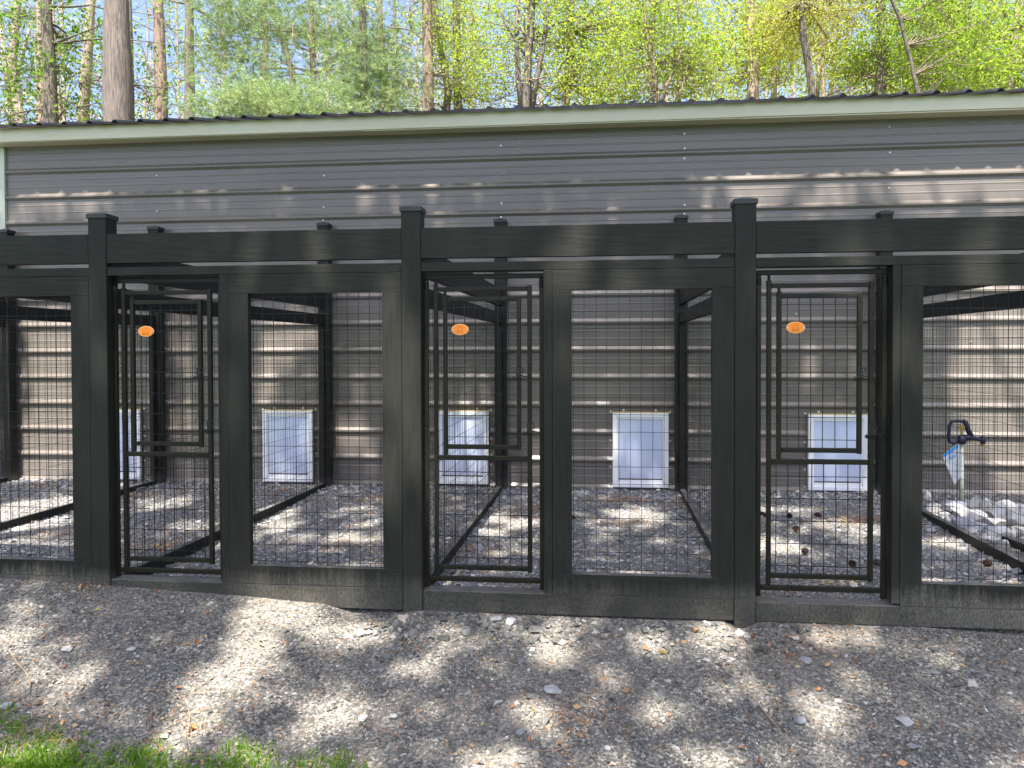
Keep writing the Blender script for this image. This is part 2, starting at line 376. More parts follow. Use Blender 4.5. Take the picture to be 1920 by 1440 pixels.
def stones(x, y, r, shape):
    n = len(x); B, Fc = shape
    V = B[None] * (1 + RNG.uniform(-0.38, 0.38, (n, len(B), 1))) + RNG.normal(0, 0.10, (n, len(B), 3))
    V = V * RNG.uniform(0.55, 1.25, (n, 1, 3)) * r[:, None, None]
    V = np.einsum('nij,nkj->nki', rand_rot(n), V); V[:, :, 2] *= 0.62
    V += np.stack([x, y, gz(x, y) + 0.15 * r], -1)[:, None, :]
    Fi = Fc[None] + (np.arange(n) * len(B))[:, None, None]
    return V.reshape(-1, 3), Fi.reshape(-1, 3)
def scatter(n, x0, x1, y0, y1, med, sig, hi):
    x = RNG.uniform(x0, x1, n); y = RNG.uniform(y0, y1, n); r = np.minimum(np.exp(RNG.normal(math.log(med), sig, n)), hi); return x, y, r
parts = []
for (args, shp) in (((66000, -3.1, 2.4, -2.0, -0.01, 0.0038, 0.42, 0.013), (OCT, OCTF)),
                    ((15000, -3.1, 2.4, -1.9, -0.01, 0.0068, 0.34, 0.018), (CUB, CUBF)),
                    ((300, -1.1, 1.0, -0.20, -0.012, 0.016, 0.30, 0.028), (CUB, CUBF)),
                    ((260, -3.0, 2.3, -1.6, -0.05, 0.014, 0.22, 0.022), (CUB, CUBF)),
                    ((56000, -5.4, 3.2, 0.12, 2.9, 0.0062, 0.36, 0.018), (OCT, OCTF)),
                    ((9000, -5.4, 3.2, 0.12, 2.9, 0.0105, 0.30, 0.024), (CUB, CUBF)),
                    ((900, -5.4, 2.3, 2.55, 2.93, 0.018, 0.30, 0.032), (CUB, CUBF))):
    x, y, r = scatter(*args); parts.append(stones(x, y, r, shp))
for X in (-3.86, -2.345, -0.81, 0.69, 2.26):           # coarser pieces pushed up against the partition rails
    n = 170; y = RNG.uniform(0.15, 2.85, n); x = X + RNG.choice([-1, 1], n) * RNG.uniform(0.05, 0.17, n)
    parts.append(stones(x, y, np.exp(RNG.normal(math.log(0.016), 0.35, n)), (CUB, CUBF)))
V = []; Fs = []; o = 0
MI = []
for i, (v, f) in enumerate(parts): V.append(v); Fs.append(f + o); o += len(v); MI += [0 if i < 4 else 1] * len(f)
tag(np_obj('gravel', np.concatenate(V), np.concatenate(Fs), [GRAVEL, GRAVEL_RUN], mi=MI), 'grey crushed stone gravel covering the bank and the run floors', 'gravel', kind='stuff')

# ------------------------------------------------------------------ the metal shed
WY = 2.95
shed = empty('metal_shed', (0, WY, 0), 'long shed with dark bronze horizontal ribbed metal siding, beige eave trim and white dog doors', 'building')
WX0, WX1 = -5.24, 7.5
def siding(x0, x1, yo, name):
    zb, zt = 0.03, 3.10; prof = [(zb, 0.0)]
    kk = -4
    while True:
        z = 1.0 + 0.2286 * kk                                      # lower edge of a main rib
        if z > zt - 0.02: break
        if z > zb + 0.014: prof += [(z - 0.012, 0.0), (z + 0.010, -0.019), (z + 0.022, -0.019), (z + 0.046, 0.0)]
        for m in (0.100, 0.162):
            zz = z + m
            if zz + 0.03 < zt: prof += [(zz, 0.0), (zz + 0.004, -0.0017), (zz + 0.010, -0.0017), (zz + 0.015, 0.0)]
        kk += 1
    prof.append((zt, 0.0)); prof = sorted(prof)
    xs = np.linspace(x0, x1, max(2, int((x1 - x0) / 0.35)))
    Z = np.array([p[0] for p in prof]); Yp = np.array([p[1] for p in prof])
    XX, ZZ = np.meshgrid(xs, Z, indexing='ij'); YY = WY + yo + np.broadcast_to(Yp, XX.shape) + 0.0012 * np.sin(XX * 2.3 + ZZ * 1.7)
    id_ = np.arange(XX.size).reshape(XX.shape)
    f = np.stack([id_[:-1, :-1], id_[1:, :-1], id_[1:, 1:], id_[:-1, 1:]], -1).reshape(-1, 4)
    return np_obj(name, np.stack([XX, YY, ZZ], -1), f, SIDING, shed)
siding(WX0, 0.712, 0.0, 'siding'); siding(0.705, WX1, -0.0022, 'siding')
b = MB(); b.box(WX0 + 0.01, WX1, WY + 0.03, WY + 6.0, -0.05, 3.06); b.build('shell', FOUND, shed)
MB().box(WX0, WX1, WY - 0.002, WY + 0.03, -0.10, 0.03).build('foundation', FOUND, shed)
MB().box(WX0, WX1, WY - 0.012, WY - 0.003, 0.0, 0.072).build('base_trim', FOUND, shed)
OVY = WY - 0.165
for (x0, x1, dy) in ((-5.36, -1.885, 0.0), (-1.885, 1.18, -0.003), (1.178, 4.25, -0.0055), (4.248, WX1 + 0.15, -0.0085)):
    b = MB(); b.box(x0, x1, OVY + dy, OVY + dy + 0.012, 3.072, 3.182); b.build('fascia', TRIM, shed)
for (x0, x1, dy) in ((-5.36, -1.895, 0.0), (-1.899, 1.165, -0.003), (1.162, 4.24, -0.0055), (4.237, WX1 + 0.15, -0.0085)):
    b = MB(); b.box(x0, x1, OVY + 0.013 + dy, WY + 0.02, 3.066 + dy, 3.076 + dy); b.build('soffit', TRIM, shed)
MB().box(WX0 - 0.055, WX0 + 0.018, WY - 0.024, WY + 0.06, 0.0, 3.06).build('corner_trim', mat('pale_corner_trim', (0.52, 0.54, 0.46), 0.4), shed)
# roof: ribbed sheets running up the slope, rib ends showing along the eave
def roof():
    pitch = math.tan(R(14.0)); y0, y1 = OVY - 0.072, WY + 6.2; zs = 3.187
    prof = []; x = -5.36; i = 0
    while x < WX1 + 0.1:
        prof += [(x, 0.0), (x + 0.150, 0.0), (x + 0.166, 0.017), (x + 0.180, 0.022), (x + 0.194, 0.017), (x + 0.210, 0.0)]
        x += 0.2286
    prof.append((x, 0.0)); P = np.array(prof)
    rows = []
    for (yy, dz) in ((y0, 0.0), (y1, 0.0), (y1, -0.006), (y0, -0.006), (y0, 0.0)):
        rows.append(np.stack([P[:, 0], np.full(len(P), yy), zs + P[:, 1] + (yy - y0) * pitch + dz], -1))
    V = np.stack(rows, 0); id_ = np.arange(V.shape[0] * V.shape[1]).reshape(V.shape[:2])
    f = np.stack([id_[:-1, :-1], id_[:-1, 1:], id_[1:, 1:], id_[1:, :-1]], -1).reshape(-1, 4)
    np_obj('roof', V, f, ROOFM, shed)
    # dark foam closures under the rib ends
roof()
# screws in columns along the studs
SCR = [(-3.80, 2.78), (-3.80, 2.47), (-3.79, 1.10), (-2.29, 2.74), (-2.295, 2.47), (-2.30, 2.36), (-0.768, 2.947), (-0.765, 2.47), (-0.768, 2.355), (0.735, 3.00), (0.738, 2.88), (0.735, 2.80), (0.735, 2.60), (0.737, 2.42), (0.735, 2.35), (2.33, 3.0), (2.335, 2.80), (2.33, 2.52), (2.332, 2.40), (1.62, 1.53), (2.95, 1.30), (2.95, .85)]
for (X, z) in SCR:
    b = MB(); b.disc((X, WY - 0.0025, z), (0, -1, 0), 0.0070, 0.002, 10); b.disc((X, WY - 0.0045, z), (0, -1, 0), 0.0048, 0.005, 6); b.build('screw', ZINC, shed)
# dog doors
for (x0, x1, z0, z1) in ((-4.40, -3.955, 0.118, 0.728), (-2.838, -2.392, 0.118, 0.728), (-1.318, -0.874, 0.122, 0.730), (0.153, 0.606, 0.115, 0.724), (1.707, 2.163, 0.114, 0.718)):
    b = MB(); w = 0.036; ya, yb = WY - 0.052, WY - 0.018
    for q in ((x0, x0 + w, z0, z1), (x1 - w, x1, z0, z1), (x0 + w, x1 - w, z1 - w * 0.9, z1), (x0 + w, x1 - w, z0, z0 + w * 0.9)): b.box(q[0], q[1], ya, yb, q[2], q[3])
    for q in ((x0 + w, x0 + w + .011, z0 + w, z1 - w), (x1 - w - .011, x1 - w, z0 + w, z1 - w), (x0 + w, x1 - w, z1 - w - .016, z1 - w * .9), (x0 + w, x1 - w, z0 + w * .9, z0 + w + .024)): b.box(q[0], q[1], ya + .010, yb, q[2], q[3])
    dd = b.build('dog_door', WHITEP, shed, bevel=0.004)
    MB().box(x0 + w + .013, x1 - w - .013, ya + .019, ya + .023, z0 + w + .030, z1 - w - .018).build('flap', FLAP, dd)
    fb = MB().box(x0 + w + .013, x1 - w - .013, ya + .014, ya + .0185, z0 + w + .026, z0 + w + .036)
    for t in (.18, .4, .62, .85): fb.disc((x0 + (x1 - x0) * t, ya + .014, z0 + w + .031), (0, -1, 0), .0045, .002, 8)
    fb.build('flap_rail', mat('dark_rail', (0.10, 0.09, 0.085), 0.4), dd)
    MB().box(x0 - .002, x1 + .002, WY - 0.046, WY - .02, z1 + .001, z1 + .010).build('sealant', FOAM, dd)
    pts = [(x0 + .09, z1 + .022), (x1 - .10, z1 + .022), (x0 - .014, z1 + .008), (x1 + .014, z1 + .008)]
    pts += [(x0 - .016, z0 + t) for t in (.02, .16, .24, .38, .46)] + [(x1 + .016, z0 + t) for t in (.02, .16, .24, .38, .46)]
    for (X, z) in pts:
        sb = MB(); sb.disc((X, WY - .003, z), (0, -1, 0), .010, .003, 10); sb.disc((X, WY - .006, z), (0, -1, 0), .006, .005, 6)
        sb.build('mounting_screw', ZINC, dd)

# ------------------------------------------------------------------ kennel runs: one nailed-together timber and wire enclosure
ken = empty('kennel_run', (-0.8, 0, 0), 'row of black painted timber dog runs with welded wire panels in front of the shed', 'dog kennel')
def nails(b, pts, y):
    for (x, z) in pts: b.disc((x, y + 0.0005, z), (0, -1, 0), 0.0042, 0.0012, 7, 1)
def post(xc, y0, w, z0, z1):
    b = MB(); b.box(xc - w / 2, xc + w / 2, y0, y0 + w, z0, z1 - 0.022)
    p = b.build('post', [WOOD_Z, RUST], ken, bevel=0.004)
    c = MB(); h = w / 2 + 0.006; yc = y0 + w / 2; zb = z1 - 0.034; zt = z1 - 0.010
    c.box(xc - h, xc + h, yc - h, yc + h, zb, zt)
    o = len(c.v); hh = h - 0.002
    c.add([(xc - hh, yc - hh, zt), (xc + hh, yc - hh, zt), (xc + hh, yc + hh, zt), (xc - hh, yc + hh, zt), (xc, yc, z1 + 0.006)], [(0, 1, 4), (1, 2, 4), (2, 3, 4), (3, 0, 4)])
    c.build('post_cap', CAPM, p, bevel=0.003)
FPOST = [-3.905, -2.380, -0.839, 0.667, 2.21]; PW = 0.092
for x in FPOST: post(x, 0.0, PW, -0.25, 1.92)
BPOST = [-5.161, -3.766, -2.261, -0.764, 0.700, 2.268]
for x in BPOST: post(x, 2.815, 0.094, -0.1, 2.325)
def wire_grid(b, P0, ux, L, H, sx, sz, r, wav=0.003, skip0=0.5):
    """welded wire: verticals every sx along ux, horizontals every sz; slightly bent lengths"""
    P0 = Vector(P0); ux = Vector(ux); nrm = Vector((-ux.y, ux.x, 0))
    nvx = int(L / sx); nhz = int(H / sz)
    for i in range(nvx + 1):
        a = sx * (i + skip0)
        if a > L: break
        j = random.uniform(-wav, wav)
        pts = [P0 + ux * (a + j + random.uniform(-wav, wav) * 0.6) + nrm * (r + random.uniform(-wav, wav)) + Vector((0, 0, H * t / 5)) for t in range(6)]
        b.tube(pts, r, 4)
    for i in range(nhz + 1):
        z = sz * (i + 0.45)
        if z > H: break
        n = max(4, int(L / 0.22))
        pts = [P0 + ux * (L * t / n) + nrm * (-r + random.uniform(-wav, wav) * 0.5) + Vector((0, 0, z + random.uniform(-wav, wav) * 0.7)) for t in range(n + 1)]
        b.tube(pts, r, 4)
def bay(xl, xr, jl, jr, s1, s2, zbot):
    """xl..xr clear span between posts; gate opening xl..jl, jamb jl..jr, stile jr..s1, wire s1..s2, stile s2..xr"""
    y0, y1 = 0.004, 0.042; e = 0.0015
    b = MB(); b.box(xl + e, xr - e, y0, y1, 1.671, 1.811); nails(b, [(xl + .03, 1.70), (xr - .03, 1.70), (xl + .04, 1.78), (xr - .05, 1.775)], y0); b.build('top_beam', [WOOD_X, RUST], ken, bevel=.003)
    b = MB(); b.box(xl + e, xr - e, y0 + .002, y1 + .05, 1.611, 1.651); nails(b, [(xl + .035, 1.631), (xr - .035, 1.631)], y0 + .002); b.build('header_rail', [WOOD_X, RUST], ken, bevel=.003)
    b = MB(); b.box(jl, jr - .001, y0 + .002, .092, .134, 1.6095); b.build('door_jamb', [WOOD_Z, RUST], ken, bevel=.0025)
    b = MB(); b.box(jr, xr - e, y0, y1, 1.519, 1.609); nails(b, [(jr + .04, 1.585), (xr - .03, 1.585), ((jr + xr) / 2 + .03, 1.572)], y0); b.build('top_rail', [WOOD_X, RUST], ken, bevel=.003)
    b = MB(); b.box(jr, s1, y0, y1, .2275, 1.518); nails(b, [(jr + .03, 1.44), (jr + .06, .5)], y0); b.build('stile', [WOOD_Z, RUST], ken, bevel=.003)
    b = MB(); b.box(s2, xr - e, y0, y1, .2275, 1.518); nails(b, [(s2 + .06, 1.43), (s2 + .05, .9)], y0); b.build('stile', [WOOD_Z, RUST], ken, bevel=.003)
    b = MB(); b.box(jr, xr - e, y0, y1, zbot + .0015, .2265); nails(b, [(jr + .04, .18), (xr - .04, .18)], y0); b.build('bottom_rail', [WOOD_X, RUST], ken, bevel=.003)
    b = MB(); b.box(xl + e, xr - e, .006, .098, .036, zbot - .0005); b.build('base_board', [WOOD_X, RUST], ken, bevel=.004)
    b = MB(); wire_grid(b, (s1 - .02, y1 + .003, .205), (1, 0, 0), s2 - s1 + .04, 1.345, .0517, .0788, .0015, .0022); b.build('front_mesh', WIRE, ken)
bay(-3.859, -2.427, -3.289, -3.247, -3.150, -2.522, .150)
bay(-2.334, -0.885, -1.769, -1.726, -1.626, -0.978, .140)
bay(-0.793, 0.621, -0.228, -0.187, -0.100, 0.524, .132)
bay(0.713, 2.164, 1.291, 1.326, 1.416, 2.070, .124)
# partitions running back to the shed
for (xa, xb) in ((-5.36, -5.161), (-3.89, -3.766), (-2.365, -2.261), (-0.825, -0.764), (0.680, 0.700), (2.225, 2.268)):
    ya, yb = 0.094, 2.813
    d = Vector((xb - xa, yb - ya, 0)); L = d.length; ux = d / L; nr = Vector((-ux.y, ux.x, 0))
    def rail(name, z0, z1, t, off):
        b = MB(); vs = []
        for (s, q) in ((0.003, -t / 2), (L - 0.003, -t / 2), (L - 0.003, t / 2), (0.003, t / 2)):
            p = Vector((xa, ya, 0)) + ux * s + nr * (q + off)
            vs += [(p.x, p.y, z0), (p.x, p.y, z1)]
        b.add(vs, [(0, 2, 3, 1), (2, 4, 5, 3), (4, 6, 7, 5), (6, 0, 1, 7), (1, 3, 5, 7), (0, 6, 4, 2)])
        b.build(name, WOOD_Y, ken, bevel=.003)
    rail('upper_rail', 1.603, 1.744, .038, 0.0)
    rail('partition_rail', 1.458, 1.548, .040, 0.0)
    rail('floor_rail', 0.02, 0.135, .042, 0.0)
    b = MB(); p = Vector((xa, ya, 0.085)) - nr * 0.023 + ux * .01
    wire_grid(b, p, ux, L - .02, 1.43, .0517, .0788, .0012, .0036)
    b.build('partition_mesh', WIRE, ken)
    if xa > -4:
        b = MB(); q0 = Vector((xa, ya, 0)) + ux * (L - .045) - nr * .02; q1 = q0 + ux * .04 + nr * .04
        b.box(min(q0.x, q1.x), max(q0.x, q1.x), q0.y, q1.y, .136, 1.457); b.build('partition_stile', WOOD_Z, ken, bevel=.003)

# ------------------------------------------------------------------ gates: steel frame > door, hatch, latches, wire, oval badge
def sq(b, x0, x1, z0, z1, yc, d=.020):
    b.box(x0, x1, yc - d / 2, yc + d / 2, z0, z1)
def make_gate(x0, label):
    yc = .062
    g = empty('kennel_gate', (x0, yc, 0.134), label, 'gate', 'steel gates of the dog runs')
    X = lambda v: x0 + v
    b = MB()
    sq(b, X(.003), X(.023), .136, 1.5775, yc); sq(b, X(.543), X(.563), .136, 1.5775, yc)
    sq(b, X(.003), X(.563), 1.578, 1.600, yc); sq(b, X(.0235), X(.5425), .163, .185, yc)
    for zz in (1.53, .88, .20): b.disc((X(.0015), yc - .011, zz), (0, -1, 0), .005, .006, 6)
    for zz in (1.565,):
        b.tube([(X(.013), yc - .002, zz - .03), (X(.013), yc - .002, zz)], .0125, 10); b.tube([(X(.553), yc - .002, zz - .03), (X(.553), yc - .002, zz)], .0125, 10)
    b.build('outer_frame', GATEM, g, bevel=.0025)
    b = MB()
    sq(b, X(.048), X(.068), .186, 1.555, yc); sq(b, X(.487), X(.508), .212, 1.545, yc)
    sq(b, X(.0685), X(.4865), 1.521, 1.541, yc); sq(b, X(.0685), X(.4865), .219, .240, yc); sq(b, X(.0685), X(.4865), .733, .755, yc)
    b.tube([(X(.058), yc, 1.555), (X(.058), yc, 1.577)], .0075, 8)
    door = b.build('door_leaf', GATEM, g, bevel=.0025)
    b = MB()
    sq(b, X(.092), X(.112), .757, 1.505, yc); sq(b, X(.438), X(.458), .781, 1.497, yc)
    sq(b, X(.1125), X(.4375), 1.474, 1.494, yc); sq(b, X(.1125), X(.4375), .785, .806, yc)
    b.tube([(X(.102), yc, 1.505), (X(.102), yc, 1.520)], .0075, 8)
    b.build('hatch', GATEM, g, bevel=.0025)
    b = MB(); wire_grid(b, (X(.1), yc + .008, .795), (1, 0, 0), .35, .69, .0522, .1008, .0022, .0015, .75); b.build('hatch_mesh', WIRE, g)
    b = MB(); wire_grid(b, (X(.056), yc + .008, .228), (1, 0, 0), .44, .52, .0522, .1008, .0022, .0015, .7); b.build('door_mesh', WIRE, g)
    for (lx, lz, name) in ((.448, 1.134, 'latch'), (.4975, .879, 'latch')):
        b = MB()
        sq(b, X(lx - .012), X(lx + .008), lz - .012, lz + .030, yc - .013, .006)                      # plate
        ring = [(X(lx + .014 + .0075 * math.cos(a)), yc - .016, lz + .019 + .013 * math.sin(a)) for a in np.linspace(0, 2 * math.pi, 13)]
        b.tube(ring, .0024, 6, cap=False)
        b.tube([(X(lx - .014), yc - .014, lz - .014), (X(lx + .014), yc - .014, lz - .014)], .0042, 8)   # clamp
        b.tube([(X(lx - .014), yc - .012, lz - .026), (X(lx + .014), yc - .012, lz - .026)], .003, 8)
        b.tube([(X(lx - .016), yc - .014, lz - .016), (X(lx - .030), yc - .018, lz - .020)], [.006, .0035], 8)   # wing nut
        b.tube([(X(lx - .022), yc - .016, lz - .028), (X(lx - .024), yc - .016, lz - .008)], .003, 6)
        la = b.build(name, LATCHM, g)
        b = MB(); b.tube([(X(lx + .006), yc - .018, lz - .002), (X(lx + .022), yc - .020, lz - .008), (X(lx + .040), yc - .018, lz - .010), (X(lx + .056), yc - .016, lz - .012), (X(lx + .062), yc - .016, lz - .009)], .0026, 6)
        b.build('latch_lever', LATCHM, la)
    # oval badge wired to the hatch
    cx, cz, ry = X(.173), 1.343, yc - .004
    b = MB(); n = 40
    def oval(a, c, yy, m):
        vs = [(cx + a * math.cos(2 * math.pi * i / n), yy, cz + c * math.sin(2 * math.pi * i / n)) for i in range(n)]
        vb = [(v[0], yy + .003, v[2]) for v in vs]
        b.add(vs + vb, [tuple(range(n))[::1]] + [(i, i + n, (i + 1) % n + n, (i + 1) % n) for i in range(n)], m)
    oval(.0405, .0262, ry - .001, 1); oval(.0382, .0240, ry - .0042, 0)
    for sx in (-1, 1): b.disc((cx + sx * .0345, ry - .0044, cz - .001), (0, -1, 0), .0032, .001, 8, 2)
    bad = b.build('oval_badge', [ORANGE, ORANGE_RIM, ZINC], g)
    b = MB(); yy = ry - .0047
    for (w_, h_) in ((.0125, .0185), (.0075, .0125)):
        arch = [(cx - w_, yy, cz - .006)] + [(cx - w_ * math.cos(a) * 1.0, yy, cz - .002 + h_ * math.sin(a) ** 0.8) for a in np.linspace(0.05, math.pi - 0.05, 15)] + [(cx + w_, yy, cz - .006)]
        b.tube(arch, .00045, 4)
    b.add([(cx - .0165, yy, cz - .0085), (cx + .0165, yy, cz - .0085), (cx + .013, yy, cz - .0062), (cx - .013, yy, cz - .0062)], [(0, 1, 2, 3)])
    b.build('kennel_emblem', ORANGE_INK, bad)
    cu = bpy.data.curves.new('lettering', 'FONT'); cu.body = 'Retriever'; cu.size = .0088; cu.align_x = 'CENTER'; cu.extrude = .0002
    to = bpy.data.objects.new('lettering', cu); col.objects.link(to)
    me = bpy.data.meshes.new_from_object(to); bpy.data.objects.remove(to)
    me.materials.clear(); me.materials.append(ORANGE_INK)
    to = bpy.data.objects.new('lettering', me); col.objects.link(to); to.parent = bad
    to.rotation_euler = (R(90), 0, 0); wl_ = world_loc(bad); to.location = Vector((cx, ry - .0047, cz - .0165)) - wl_
    return g
g0 = make_gate(-0.793, 'middle steel gate with orange oval badge, between the two white dog doors nearest the centre')
def copy_tree(o, parent=None):
    c = o.copy(); col.objects.link(c); c.parent = parent
    for ch in list(o.children): copy_tree(ch, c)
    return c
for (x0, lab) in ((-2.342, 'left steel gate with orange oval badge, seen mostly against wire mesh and a back post'),
                  (0.722, 'right steel gate with orange oval badge, nearest the blue water hydrant')):
    g = copy_tree(g0); g.location.x = x0; g['label'] = lab
g_ = [o for o in col.objects if o.name.startswith('kennel_gate')]

# ------------------------------------------------------------------ yard hydrant, its tag, the white rocks
HX, HY = 2.70, 2.52
hyd = empty('yard_hydrant', (HX, HY, 0.06), 'blue cast iron yard hydrant on a galvanised pipe among white rocks', 'hydrant')
MB().tube([(HX, HY, -.05), (HX, HY, .555)], .0165, 16).build('pipe', PIPEM, hyd, smooth=True)
b = MB()
b.tube([(HX, HY, .545), (HX, HY, .60)], [.030, .028], 14)
b.tube([(HX, HY, .585), (HX + .05, HY, .590), (HX + .09, HY, .585), (HX + .135, HY, .572), (HX + .150, HY, .555)], [.026, .022, .015, .014, .017], 12)
b.tube([(HX + .140, HY, .600), (HX + .150, HY, .575), (HX + .147, HY, .545)], [.013, .019, .017], 12)
b.tube([(HX + .065, HY, .600), (HX + .045, HY, .64), (HX + .025, HY, .70), (HX + .01, HY, .715)], [.020, .018, .018, .014], 10)
b.build('hydrant_head', BLUEM, hyd, smooth=True, bevel=0)
b = MB(); b.tube([(HX + .02, HY, .705), (HX - .03, HY, .712), (HX - .075, HY, .706), (HX - .088, HY, .67), (HX - .092, HY, .60), (HX - .086, HY, .555), (HX - .055, HY, .545), (HX - .035, HY, .560)], [.015, .012, .013, .012, .012, .012, .012, .010], 8)
b.build('handle', BLUEM, hyd, smooth=True)
b = MB(); b.tube([(HX, HY, .60), (HX, HY, .68)], .007, 8); b.tube([(HX - .004, HY - .012, .665), (HX + .004, HY + .012, .665)], .020, 10); b.tube([(HX + .146, HY, .546), (HX + .146, HY, .528)], .015, 12)
b.build('valve_stem', BRASS, hyd)
# paper tag
b = MB(); O = Vector((HX - .045, HY - .03, .545))
def tagp(u, w, d=0): return (O.x + u, O.y + .004 * math.sin(u * 60) + d, O.z + w)
pl = [(.0, .0), (-.105, -.085), (-.060, -.20), (-.018, -.30), (.012, -.262), (.030, -.245), (.028, -.10), (.02, -.01)]
b.add([tagp(*p) for p in pl] + [tagp(*p, .0012) for p in pl], [tuple(range(8)), tuple(range(15, 7, -1))] + [(i, i + 8, (i + 1) % 8 + 8, (i + 1) % 8) for i in range(8)], 0)
b.add([tagp(-.0, -.002, -.0015), tagp(-.104, -.086, -.0015), tagp(-.096, -.105, -.0015), tagp(.012, -.022, -.0015)], [(0, 1, 2, 3)], 1)
for (u, w, s) in ((-.045, -.085, .012), (-.028, -.10, .012), (-.05, -.11, .009), (-.015, -.085, .008)):
    b.tube([tagp(u + s * math.cos(a), w + s * math.sin(a), -.002) for a in np.linspace(0, 4.6, 9)], .0022, 4, 1)
tag(b.build('hydrant_tag', [PAPER, TAGBLUE], origin=O), 'crumpled white paper tag with blue print hanging from the hydrant', 'tag')

def rock(name, c, size, m, seed, cuts=11, flat=0.8):
    rs = random.Random(seed); bm = bmesh.new(); bmesh.ops.create_icosphere(bm, subdivisions=3, radius=1.0)
    pl = []
    for _ in range(cuts):
        n = Vector((rs.gauss(0, 1), rs.gauss(0, 1), rs.gauss(0, 1))).normalized(); pl.append((n, rs.uniform(0.46, 0.80)))
    for v in bm.verts:
        for n, d in pl:
            q = v.co.dot(n) - d
            if q > 0: v.co -= n * q
        v.co *= 1 + rs.uniform(-.012, .012)
        v.co.x *= size[0]; v.co.y *= size[1]; v.co.z *= size[2]
    me = bpy.data.meshes.new(name); bm.to_mesh(me); bm.free(); me.materials.append(m)
    o = bpy.data.objects.new(name, me); col.objects.link(o); o.location = c
    o.rotation_euler = (rs.uniform(-.25, .25), rs.uniform(-.25, .25), rs.uniform(0, 6.28))
    return o
ROCKS = [  # px, py (middle), half width px, half height px, material, label
    (1739, 931, 7, 9, ROCKW, 'small upright rock at the left end of the heap, half hidden by the gate stile'),
    (1752, 955, 19, 13, ROCKW, 'white rock at the left end of the heap above the black floor rail'),
    (1789, 949, 27, 9, ROCKG, 'low grey rock behind the hydrant pipe foot'),
    (1772, 970, 19, 15, ROCKG, 'bluish white rock left of the hydrant, resting against the floor rail'),
    (1806, 982, 21, 14, ROCKG, 'square bluish rock in front of the hydrant, against the floor rail'),
    (1821, 997, 16, 7, ROCKW, 'flat white slab lying low along the floor rail in front of the hydrant'),
    (1797, 963, 16, 11, ROCKW, 'white rock directly in front of the hydrant pipe foot'),
    (1828, 946, 13, 16, ROCKW, 'tall rounded cream rock just right of the hydrant pipe'),
    (1846, 952, 12, 15, ROCKW, 'narrow pale rock leaning on the tall cream rock'),
    (1831, 970, 20, 12, ROCKW, 'broad white rock below the tall cream rock'),
    (1836, 990, 18, 12, ROCKG, 'grey shaded rock in the middle of the heap'),
    (1884, 954, 22, 17, ROCKW, 'largest angular white rock, against the siding at right'),
    (1866, 963, 15, 14, ROCKW, 'white rock tucked left of the largest angular rock'),
    (1915, 958, 14, 15, ROCKW, 'pale rock cut by the right edge of the view, against the siding'),
    (1865, 981, 26, 13, ROCKW, 'long white rock lying below the largest angular rock'),
    (1903, 977, 17, 13, ROCKW, 'cream and tan rock near the right edge of the heap'),
    (1866, 997, 18, 13, ROCKG, 'pale blue grey rock right of the grey shaded rock'),
    (1889, 1003, 17, 12, ROCKW, 'white rock above the short edging board'),
    (1851, 1011, 17, 8, ROCKW, 'tan tinted flat rock low in the heap along the floor rail'),
    (1878, 1021, 16, 12, ROCKW, 'white rock low in the heap left of the short edging board'),
    (1912, 995, 13, 11, ROCKW, 'cream rock at the right edge above the grass'),
]
for i, (px, py, hw, hh, m, lab) in enumerate(ROCKS):
    d = ray(px, py); t = (CAM.z - .20) / -d.z
    for _ in range(60):
        p = CAM + d * t
        if p.x > 2.335 + hw * t / F_PX * .55 and p.z < .06 + 1.0 * hh * t / F_PX + .10 * max(0, p.y - 1.6): break
        t += .03
    p.y = min(p.y, WY - .16)
    sx = hw * t / F_PX * 1.30; sz = hh * t / F_PX * 1.35
    r_ = rock('rock', p, (sx, sx * .8, sz), m, 100 + i, 15); r_.rotation_euler.x *= .6
    r_.rotation_euler.z = random.uniform(-.4, .4); tag(r_, lab, 'rock', 'white rocks heaped around the hydrant')
for i in range(16):      # the same heap going on beyond the right edge of the picture
    x = random.uniform(3.3, 4.6); y = random.uniform(1.9, 2.8); s = random.uniform(.07, .13)
    r_ = rock('rock', (x, y, .10), (s * 1.2, s, s * .8), ROCKW, 300 + i); tag(r_, 'white rock of the heap continuing past the right edge of the view', 'rock', 'white rocks past the right edge')
p0 = at_z(1886, 1012, .10); p1 = p0 + Vector((.10, -1.0, 0))
b = MB(); b.tube([p0, p1], .035, 4); tag(b.build('edging_board', WOOD_Y, origin=p0), 'short dark edging board lying between white rocks and grass at the far right', 'board')

